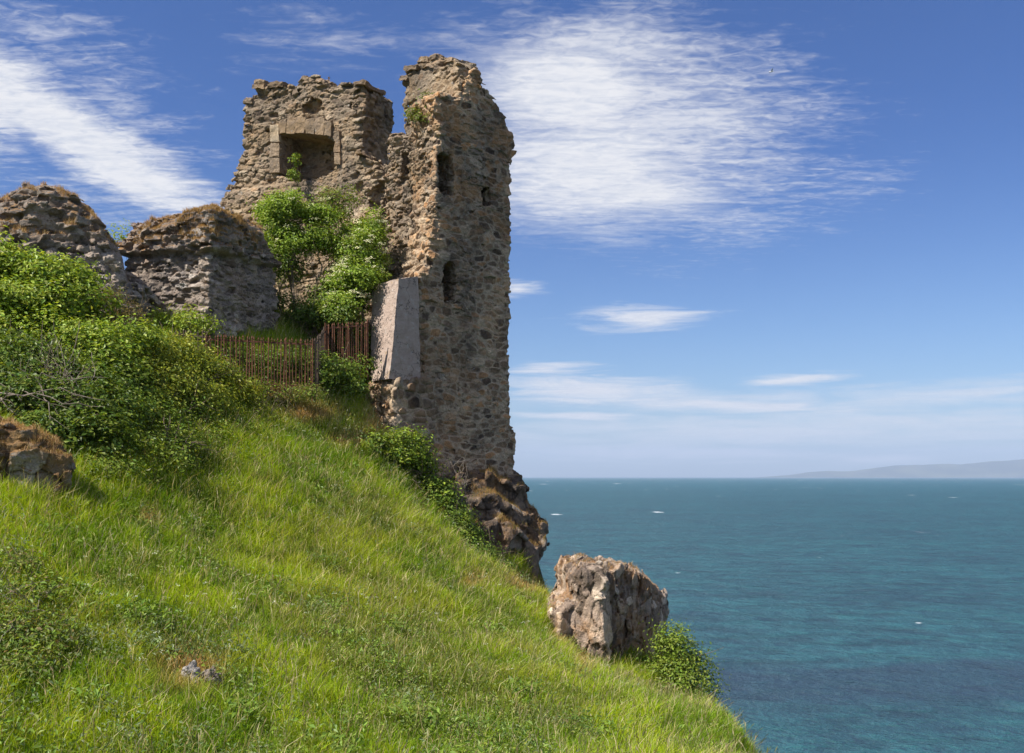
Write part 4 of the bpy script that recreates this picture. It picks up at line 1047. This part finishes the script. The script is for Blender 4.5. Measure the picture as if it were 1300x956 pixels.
shrub('bush', 'tall weeds and nettles growing behind the railings under the low rubble block', 'weeds',
      [B(205, 408, 28.3, .45, .35), B(240, 412, 28.2, .45, .4), B(262, 420, 28.4, .3, .3), B(180, 405, 28.6, .4, .35)], G_MID + G_BRIGHT, 330, (.05, .10), 14, seed=25, stem_r=.008)

# ------------------------------------------------------------------ mossy rock low on the left, and small stones
def boulder(label, frame, outline, lo, hi, seed, thick, mat, h=0.03, amp=1.0, parent_px=None):
    th = empty('rock', parent_px, label, 'rock')
    OP = frame.poly(outline)
    def base(U, W, Z):
        d = np.broadcast_to(poly_sd(U[:, 0, :], Z[:, 0, :], OP)[:, None, :], U.shape)
        return round_max(d, np.maximum(-W - 0.25 * amp, W - thick), 0.22 * amp), np.full(U.shape, 0.5, np.float32)
    body('rock_face', frame, base, lo, hi, h, mat, th, size=(.4 * amp, .4 * amp, .35 * amp), seed=seed, groove=.03 * amp, gw=.04 * amp, stone_amp=.05 * amp,
         out_amp=.10 * amp, rough=.12 * amp, lump=.10 * amp, lump_s=.5 * amp, mort_w=.02, warp=.8, small=.025 * amp, rough_f=3.5 / amp, tilt=1.8, gap_n=0)
    return th
MAT_MOSSY = stone_mat('mossy_rock', [(0.0, (.12,.105,.09)), (0.4, (.24,.21,.18)), (0.8, (.36,.33,.29)), (1.0, (.5,.47,.43))], (0.10, 0.075, 0.05, 1), (0.20, 0.115, 0.035, 1), 0.85, 1.0, grime=(.10,.075,.035), grime_amt=0.7, turf=-0.6)
FK = Frame(P(45, 600, 17.5)[:2], (1, 0.35))
mossy = boulder('mossy grey rock with a rusty dry grass top at the foot of the thicket', FK, [(-60,525),(-10,536),(20,541),(45,552),(72,570),(88,588),(91,605),(88,622),(78,636),(60,660),(-60,680)],
        (-2.2, -0.8, -1.4), (1.2, 1.4, 1.4), 131, 0.9, MAT_MOSSY, 0.028, 1.0, P(45, 625, 17.5))
MAT_PALE = stone_mat('whitish_stone', [(0.0, (.38,.36,.34)), (1.0, (.66,.64,.61))], (0.34, 0.31, 0.28, 1), (0.4, 0.3, 0.2, 1), 0.1, 1.0, grime=(.2,.17,.14), grime_amt=0.2)
FP = Frame(P(245, 862, 13.2)[:2], (1, 0.1))
boulder('small whitish stone in the brown patch at the bottom of the slope', FP, [(232,848),(242,843),(252,850),(256,866),(252,882),(234,882)], (-.35,-.3,-3.2), (.35,.4,-2.2), 133, .18, MAT_PALE, .016, .3, P(246, 872, 13.2))
boulder('darker flat stone beside the whitish stone at the bottom of the slope', FP, [(258,856),(268,852),(281,860),(280,882),(259,882)], (-.1,-.3,-3.2), (.6,.4,-2.2), 137, .2, MAT_GREY, .016, .3, P(267, 872, 13.2))

# ------------------------------------------------------------------ dry turf and tufts growing on stone
def mesh_arrays(o):
    me = o.data; n = len(me.vertices); V = np.empty(n * 3, np.float32); me.vertices.foreach_get('co', V); V = V.reshape(-1, 3)
    if o.parent: V = V + np.array(o.parent.matrix_basis.translation, np.float32)
    Q = np.empty(len(me.loops), np.int32); me.loops.foreach_get('vertex_index', Q); return V, Q.reshape(-1, 4)
def turf_on(o, name, count, hgt, cols, nz=0.5, cond=None, lean=.6, width=.008, mat=None):
    V, Q = mesh_arrays(o); p = V[Q]; c = p.mean(1); nn = np.cross(p[:, 2] - p[:, 0], p[:, 3] - p[:, 1]); a = np.linalg.norm(nn, axis=1) + 1e-12
    if (nn[:, 2]).sum() < 0 and False: nn = -nn
    w = a * (np.abs(nn[:, 2]) / a > nz)
    w = w * (nn[:, 2] * UPSIGN > 0)
    if cond is not None: w = w * cond(c)
    if w.sum() <= 0: return
    i = rng.choice(len(c), count, p=w / w.sum())
    b = rng.uniform(0, 1, (count, 2, 1)); q = p[i]
    P0 = q[:, 0] * (1 - b[:, 0]) * (1 - b[:, 1]) + q[:, 1] * b[:, 0] * (1 - b[:, 1]) + q[:, 2] * b[:, 0] * b[:, 1] + q[:, 3] * (1 - b[:, 0]) * b[:, 1]
    P0[:, 2] -= .02
    pat = np.clip(fbm(P0[:, 0] / .35, P0[:, 1] / .35, P0[:, 2] / .35, 501, 3) * 1.2 + .75, .25, 1.6)
    V, Fc, C = blades(P0, rng.uniform(hgt[0], hgt[1], count) * pat, np.full(count, width), pick(cols, count), lean)
    mesh_obj(name, V, Fc, mat or MAT_DRY, o.parent, {'tint': C})
DRY = [(.42, .25, .11), (.52, .33, .15), (.30, .17, .07), (.56, .40, .21), (.26, .19, .06)]
tV, tQ = mesh_arrays([c for c in RU1.children][0]); tp_ = tV[tQ]; tn = np.cross(tp_[:, 2] - tp_[:, 0], tp_[:, 3] - tp_[:, 1])
UPSIGN = 1.0 if tn[tp_.mean(1)[:, 2] > 7.6, 2].sum() > 0 else -1.0
def has(th, nm): return [c for c in th.children if c.name.split('.')[0] == nm][0]
turf_on(has(RU1, 'rubble'), 'dry_turf', 42000, (.06, .19), DRY, .30, lambda c: (c[:, 2] > 6.7) & (fbm(c[:, 0], c[:, 1], c[:, 2], 601, 3) > -.12))
turf_on(has(RU0, 'rubble'), 'dry_turf', 38000, (.06, .19), DRY, .32, lambda c: (c[:, 2] > 6.3) & (fbm(c[:, 0], c[:, 1], c[:, 2], 603, 3) > -.12))
turf_on(has(mossy, 'rock_face'), 'dry_turf', 9000, (.06, .18), DRY, .45, lambda c: c[:, 2] > -.2)
ORG = [(.36, .19, .07), (.42, .25, .10), (.30, .20, .06), (.22, .20, .06)]
turf_on(has(crag, 'rock_face'), 'dry_turf', 26000, (.06, .22), ORG, .36, lambda c: (c[:, 2] > -3.0) & (fbm(c[:, 0] / .7, c[:, 1] / .7, c[:, 2] / .7, 605, 2) > -0.15))
turf_on(has(stack, 'rock_face'), 'dry_turf', 8000, (.04, .13), ORG + DRY, .5, lambda c: (fbm(c[:, 0] / .5, c[:, 1] / .5, c[:, 2] / .5, 607, 2) > -0.1))

# ------------------------------------------------------------------ iron railings
m, t, out = new_mat('rusty_iron'); pos = world_pos(t)
principled(t, out, t.ramp(t.noise(pos, 14, 5, .7), [(0.3, (.05, .025, .017)), (0.55, (.15, .062, .034)), (0.75, (.26, .12, .068))]), 0.85, 0.25); MAT_RUST = m
m, t, out = new_mat('dark_iron'); pos = world_pos(t)
principled(t, out, t.ramp(t.noise(pos, 14, 5, .7), [(0.3, (.03, .025, .02)), (0.7, (.11, .07, .045))]), 0.8, 0.3); MAT_IRON = m
def bar_mesh(name, w, h, mat):
    a = w / 2
    V = [(x, y, z) for z in (0, h - .09) for x, y in ((-a, -a), (a, -a), (a, a), (-a, a))] + [(x * 1.5, y * 1.5, h - .075) for x, y in ((-a, -a), (a, -a), (a, a), (-a, a))] + [(x * .15, y * .15, h) for x, y in ((-a, -a), (a, -a), (a, a), (-a, a))]
    Q = []
    for k in range(3):
        for i in range(4): Q.append((k*4+i, k*4+(i+1) % 4, k*4+4+(i+1) % 4, k*4+4+i))
    me = bpy.data.meshes.new(name); me.from_pydata(V, [], Q + [(12, 13, 14, 15)]); me.materials.append(mat); return me
def railing(label, a, b, n, h, mat, lean=0.0, missing=()):
    a = P(*a); b = P(*b); th = empty('iron_railing', (a + b) / 2 - np.array([0, 0, h]), label, 'railing', 'iron railings in front of the ruin')
    org = np.array(th.location); me = bar_mesh('bar', .026, h, mat)
    for i in range(n):
        if i in missing: continue
        p = a + (b - a) * (i + .5) / n - np.array([0, 0, h]) + np.array([0, 0, rng.normal(0, .015)])
        o = bpy.data.objects.new('bar', me); COL.objects.link(o); o.parent = th; o.location = tuple(p - org)
        o.rotation_euler = (rng.normal(0, .012), lean + rng.normal(0, .014), rng.uniform(-.3, .3))
    d = (b - a) / np.linalg.norm(b - a); sd = np.cross(d, [0, 0, 1.])
    for dz in (-.14, -h + .22):
        mb = MB(); q = []
        for p in (a - d * .04, b + d * .04):
            for s1, s2 in ((-1, -1), (1, -1), (1, 1), (-1, 1)):
                q.append(p + np.array([0, 0, dz + s2 * .022]) + sd * s1 * .009 - np.array([0, 0, 0]) )
        mb.add(np.array(q), [(0,1,5,4),(1,2,6,5),(2,3,7,6),(3,0,4,7),(0,3,2,1),(4,5,6,7)])
        mb.build('rail', mat, th)
    for p in (a, b):
        mb = MB(); V, Q = tube([p - np.array([0, 0, h + .2]), p - np.array([0, 0, h * .5]), p + np.array([0, 0, .03])], .021, 6); mb.add(V, Q); mb.build('post', mat, th)
    return th
railing('rusty red run of iron railings below the low rubble block', (262, 424, 27.6), (397, 431, 28.3), 34, 1.5, MAT_RUST)
railing('dark iron railings standing in tall weeds at the end nearest the rubble mound', (168, 411, 28.0), (258, 421, 27.6), 20, 1.45, MAT_IRON, missing=(4, 11))
railing('short return of dark railings added for the shadow beside the rusty run', (400, 431, 28.35), (413, 414, 30.9), 18, 1.5, MAT_IRON)  # return added, its bars in dark iron, for the shadow at this spot
railing('iron railings under the blossoming elder beside the concrete buttress', (413, 411, 30.8), (467, 407, 31.2), 20, 1.6, MAT_RUST)

# ------------------------------------------------------------------ grass on the slope
def in_view(n, D0=7.0, D1=33.5, pad=420):
    D = np.sqrt(rng.uniform(D0 ** 2, D1 ** 2, n)); px = rng.uniform(-pad, 1060, n)
    return (px - 650) / F * D, D, px
N = 1250000
x, y, px = in_view(N)
z = ground(x, y); py = 605 - z / y * F
s_ = poly_sd(x, y, EDGE)
foot = np.maximum.reduce([-poly_sd(x, y, FOOT1), -poly_sd(x, y, FOOT0)])
keep = (py < 1040) & (s_ < 1.2) & (z > -8) & (foot < 0.1)
# under the thicket and inside the railings the grass thins out
thick = (py < np.interp(px, [-500, 0, 90, 150, 220, 300, 340, 345], [560, 540, 600, 610, 560, 540, 500, 300])) & (px < 345)
keep &= ~(thick & (rng.uniform(0, 1, N) < .5))
x, y, z, px, py = x[keep], y[keep], z[keep], px[keep], py[keep]; n = len(x)
n_a = fbm(x / 1.6, y / 1.6, x * 0, 701, 3); n_b = fbm(x / .32, y / .32, x * 0, 703, 3); n_c = fbm(x / 3.2, y / 3.2, x * 0, 705, 3); n_d = fbm(x / .85, y / .85, x * 0 + 3, 709, 3)
tall = np.clip(.85 + .55 * n_b + .35 * n_a, .4, 1.7) * rng.uniform(.7, 1.2, n)
hgt = rng.uniform(.16, .46, n) * tall * np.clip(y / 20, .75, 1.05)
f1 = sstep(-.2, .25, n_a + .5 * n_b + .5 * n_d)[:, None]; f2 = sstep(.12, .45, n_c + .4 * n_d + .3 * n_b)[:, None]; f3 = sstep(.10, .40, n_d + .3 * n_b)[:, None]
c_y = pick([(.26, .34, .014), (.31, .375, .022), (.21, .31, .012)], n); c_g = pick([(.125, .215, .011), (.17, .26, .014), (.095, .17, .010)], n)
c_o = pick([(.26, .25, .04), (.32, .30, .06), (.18, .20, .03)], n); c_d = pick([(.055, .105, .014), (.08, .135, .02), (.10, .15, .025)], n)
col = c_g * (1 - f1) + c_y * f1
col = col * (1 - .45 * f2) + c_o * .45 * f2
col = col * (1 - .62 * f3) + c_d * .62 * f3
straw = rng.uniform(0, 1, n) < .075
col[straw] = pick([(.42, .36, .17), (.36, .28, .15), (.48, .42, .24)], straw.sum()); hgt[straw] *= 1.35
bare = [(392, 526, 2.4, 40, 13), (482, 538, 2.0, 22, 16), (240, 850, 1.0, 42, 26), (348, 500, 1, 40, 10), (672, 745, 1, 26, 12), (712, 808, 1, 14, 16), (190, 660, .6, 12, 10), (600, 745, .4, 14, 8), (450, 560, .7, 30, 10), (738, 840, .8, 10, 22)]
for bx, by, wgt, rx, ry in bare:
    k = np.exp(-(((px - bx) / rx) ** 2 + ((py - by) / ry) ** 2)) * (0.8 + .5 * n_b); k = np.clip(k * 1.2, 0, .95)[:, None]
    col = col * (1 - k) + pick(DRY, n) * k; hgt = hgt * (1 - .45 * k[:, 0])
V, Fc, C = blades(np.stack([x, y, z - .03], 1), hgt, .0055 + .00028 * y, col, .55, leandir=-.5)
tag(mesh_obj('grass', V, Fc, MAT_GRASS, None, {'tint': C}), kind='stuff')

# broad-leaved herbs in loose patches between the blades
N = 200000
x, y, px = in_view(N, 8, 31); z = ground(x, y); py = 605 - z / y * F
k = (fbm(x / .85, y / .85, x * 0 + 3, 709, 3) + .35 * fbm(x / 2.5, y / 2.5, x * 0, 711, 2) > .02) & (py < 1040) & (poly_sd(x, y, EDGE) < .8)
x, y, z = x[k], y[k], z[k]; n = len(x)
P0 = np.stack([x, y, z + rng.uniform(.03, .27, n)], 1)
V, Fc, C = leaves(P0, rng.uniform(.022, .06, n), np.stack([rng.normal(0, .6, n), rng.normal(-.2, .6, n), np.full(n, .9)], 1), pick(G_MID + [(.13, .16, .06), (.20, .21, .07)], n), .5)
tag(mesh_obj('herbs', V, Fc, MAT_LEAF, None, {'tint': C}), kind='stuff')

# seed heads on tall stalks, dead stalks
N = 11000
x, y, px = in_view(N, 8, 32); z = ground(x, y); py = 605 - z / y * F
k = (py < 1040) & (poly_sd(x, y, EDGE) < .9) & ~((py < np.interp(px, [-500, 0, 90, 150, 220, 300, 340, 345], [560, 540, 600, 610, 560, 540, 500, 300])) & (px < 345)) & (fbm(x / 1.2, y / 1.2, x * 0, 721, 3) > -.15)
x, y, z = x[k], y[k], z[k]; n = len(x); h = rng.uniform(.22, .46, n); lx = rng.normal(.05, .10, n); ly = rng.normal(0, .08, n)
c = pick([(.36, .33, .14), (.30, .24, .12), (.42, .38, .20), (.24, .28, .06), (.28, .30, .08)], n)
b = np.stack([x, y, z], 1); tp = b + np.stack([lx, ly, h], 1); wd_ = (.0016 + .00008 * y)[:, None] * np.array([1, .25, 0])
hd = tp + np.stack([lx * .35, ly * .35, np.full(n, .07)], 1)
V = np.stack([b - wd_, b + wd_, tp - wd_, tp + wd_, (tp + hd) / 2 - wd_ * 3.2, (tp + hd) / 2 + wd_ * 3.2, hd], 1).reshape(-1, 3); q = np.arange(n)[:, None] * 7
Fc = np.concatenate([q + [0, 1, 3], q + [0, 3, 2], q + [2, 3, 5], q + [2, 5, 4], q + [4, 5, 6]], 1).reshape(-1, 3)
tag(mesh_obj('seed_heads', V, Fc, MAT_DRY, None, {'tint': np.repeat(c, 7, 0)}), kind='stuff')
# docks, nettles and thistles in clumps
cl = []
for i in range(420):
    D = math.sqrt(rng.uniform(9 ** 2, 31 ** 2)); pxx = rng.uniform(-60, 820)
    if i < 70: D = rng.uniform(10.5, 15); pxx = rng.uniform(-60, 330)
    cl.append(((pxx - 650) / F * D, D, rng.uniform(.12, .34), rng.uniform(.15, .42), rng.integers(3)))
PP = []; CC = []; SS = []
for cx, cy, rr, hh, kd in cl:
    if abs(650 + F * cx / cy - 245) < 60 and 11.5 < cy < 13.6: continue
    if poly_sd(np.array([cx]), np.array([cy]), EDGE)[0] > 0: continue
    k = int(rng.uniform(60, 150)); o = rng.normal(0, rr, (k, 2)); gz = ground(cx + o[:, 0], cy + o[:, 1])
    PP.append(np.stack([cx + o[:, 0], cy + o[:, 1], gz + rng.uniform(.1, 1, k) * hh], 1)); SS.append(rng.uniform(.04, .10, k) * (1.25 if kd == 0 else .8))
    CC.append(pick([[(.11, .17, .03), (.15, .21, .035)], [(.07, .12, .025), (.10, .15, .03)], [(.15, .19, .09), (.12, .15, .07)]][kd], k))
PP = np.vstack(PP); SS = np.concatenate(SS); CC = np.vstack(CC); n = len(PP)
V, Fc, C = leaves(PP, SS, np.stack([rng.normal(-.1, .6, n), rng.normal(-.2, .6, n), np.full(n, .8)], 1), CC, .42)
tag(mesh_obj('weeds', V, Fc, MAT_LEAF, None, {'tint': C}), kind='stuff')

# cow parsley and other small white umbels
pts = []
for bx, by, D, rx, ry, cnt in [(380, 585, 26, 50, 35, 60), (470, 575, 28.5, 30, 25, 26), (590, 700, 29.5, 45, 35, 70), (230, 730, 15.5, 70, 60, 46), (520, 790, 18, 90, 40, 40), (640, 760, 24, 50, 30, 40), (250, 770, 14.5, 40, 30, 30), (420, 510, 28.6, 40, 20, 24), (700, 810, 22, 40, 20, 20), (210, 395, 28.6, 40, 20, 26)]:
    for i in range(int(cnt * .45)):
        a = P(bx + rng.normal(0, rx), by + rng.normal(0, ry), D); 
        pts.append((a[0], D + rng.normal(0, 1.0)))
pts = np.array(pts); z = ground(pts[:, 0], pts[:, 1]); h = rng.uniform(.34, .62, len(pts)); k = 10
ok = poly_sd(pts[:, 0], pts[:, 1], EDGE) < .6; pts, z, h = pts[ok], z[ok], h[ok]
top = np.stack([pts[:, 0], pts[:, 1], z + h], 1)
off = rng.normal(0, 1, (len(top) * k, 3)) * np.array([.028, .028, .010])
V1, F1_, C1 = leaves(np.repeat(top, k, 0) + off, rng.uniform(.010, .020, len(top) * k), np.tile([-.2, -.4, .8], (len(top) * k, 1)) + rng.normal(0, .3, (len(top) * k, 3)), pick([(.56, .57, .44), (.46, .48, .32)], len(top) * k), .9)
V2, F2_, C2 = blades(np.stack([pts[:, 0], pts[:, 1], z], 1), h, np.full(len(h), .01), pick(G_MID, len(h)), .05)
tag(mesh_obj('wildflowers', np.vstack([V1, V2]), np.vstack([F1_, F2_ + len(V1)]), MAT_FLOWER, None, {'tint': np.vstack([C1, C2])}), kind='stuff')

# ------------------------------------------------------------------ gull high over the sea
m, t, out = new_mat('white_feather'); principled(t, out, (0.75, 0.75, 0.74, 1), 0.7, 0.2)
m2_, t2, out2 = new_mat('grey_feather'); principled(t2, out2, (0.38, 0.40, 0.43, 1), 0.7, 0.2)
gp = P(979, 91, 150.0); gull = empty('gull', gp, 'tiny white gull gliding in the blue right of the big cloud', 'bird')
mb = MB(); mb.add(*tube([gp + np.array(v) * 1.0 for v in [(-.34, 0, -.02), (-.26, 0, .0), (-.1, 0, .0), (.12, 0, .01), (.26, 0, .04), (.36, 0, .05), (.42, 0, .03)]], [.015, .05, .085, .09, .06, .05, .012], 8)); mb.build('torso', m, gull, True)
for sg in (-1, 1):
    mb = MB(); W_ = [(0, .20, .03), (.30, .17, .17), (.62, .12, .20), (.95, .03, .13)]
    T_ = []; B_ = []
    for d, c, zz_ in W_:
        for sx in (c * .55, -c * .45): T_.append(gp + np.array([sx + .08 - d * .12, sg * d, zz_ + .015])); B_.append(gp + np.array([sx + .08 - d * .12, sg * d, zz_ - .010]))
    V = np.array(T_ + B_); Q = []
    for i in range(3): a = i * 2; Q += [(a, a + 1, a + 3, a + 2), (a + 8, a + 10, a + 11, a + 9), (a, a + 2, a + 10, a + 8), (a + 1, a + 9, a + 11, a + 3)]
    mb.add(V, Q); mb.build('wing', m2_, gull)
shrub('bush', 'straggly weeds in front of the rusty railings, hiding their feet', 'weeds',
      [B(300, 478, 27.3, .45, .22), B(330, 490, 27.6, .4, .18), B(365, 498, 27.9, .4, .16), B(395, 500, 28.0, .35, .2), B(280, 470, 27.0, .45, .25)], G_MID + G_OLIVE, 360, (.04, .08), 14, seed=31, stem_r=.007, sub=.2, spread=.14)

# ------------------------------------------------------------------ descriptions of the setting and of what nobody could count
for nm, lb, ct in [('grass', 'long bright green meadow grass covering the slope below the ruin', 'grass'), ('herbs', 'small leafy herbs growing between the blades of the grass slope', 'herbs'),
                   ('weeds', 'clumps of docks and nettles standing in the meadow grass', 'weeds'), ('seed_heads', 'thin straw coloured seed heads above the meadow grass', 'grass'),
                   ('wildflowers', 'small white umbel flowers dotted over the grass slope', 'wildflowers'), ('haze', 'thin pale sea air fading the far headland', 'haze'),
                   ('ground', 'steep turf covered headland falling to the sea', 'ground'), ('sea', 'teal blue sea with fine ripples and small whitecaps', 'sea'), ('hills', 'long low hazy headland on the horizon', 'hills')]:
    o = bpy.data.objects.get(nm)
    if o is not None and o.parent is None: o['label'] = lb; o['category'] = ct

shrub('bush', 'dark undergrowth added for the shade behind the rusty railings', 'weeds',
      [B(290, 455, 28.7, .5, .4), B(325, 458, 29.0, .5, .42), B(360, 462, 29.3, .5, .42), B(392, 462, 29.6, .45, .4), B(340, 480, 28.7, .5, .25)], G_DARK, 420, (.05, .09), 12, seed=41, stem_r=.008)  # dark leaves added to stand for shade and dark rubble behind the bars
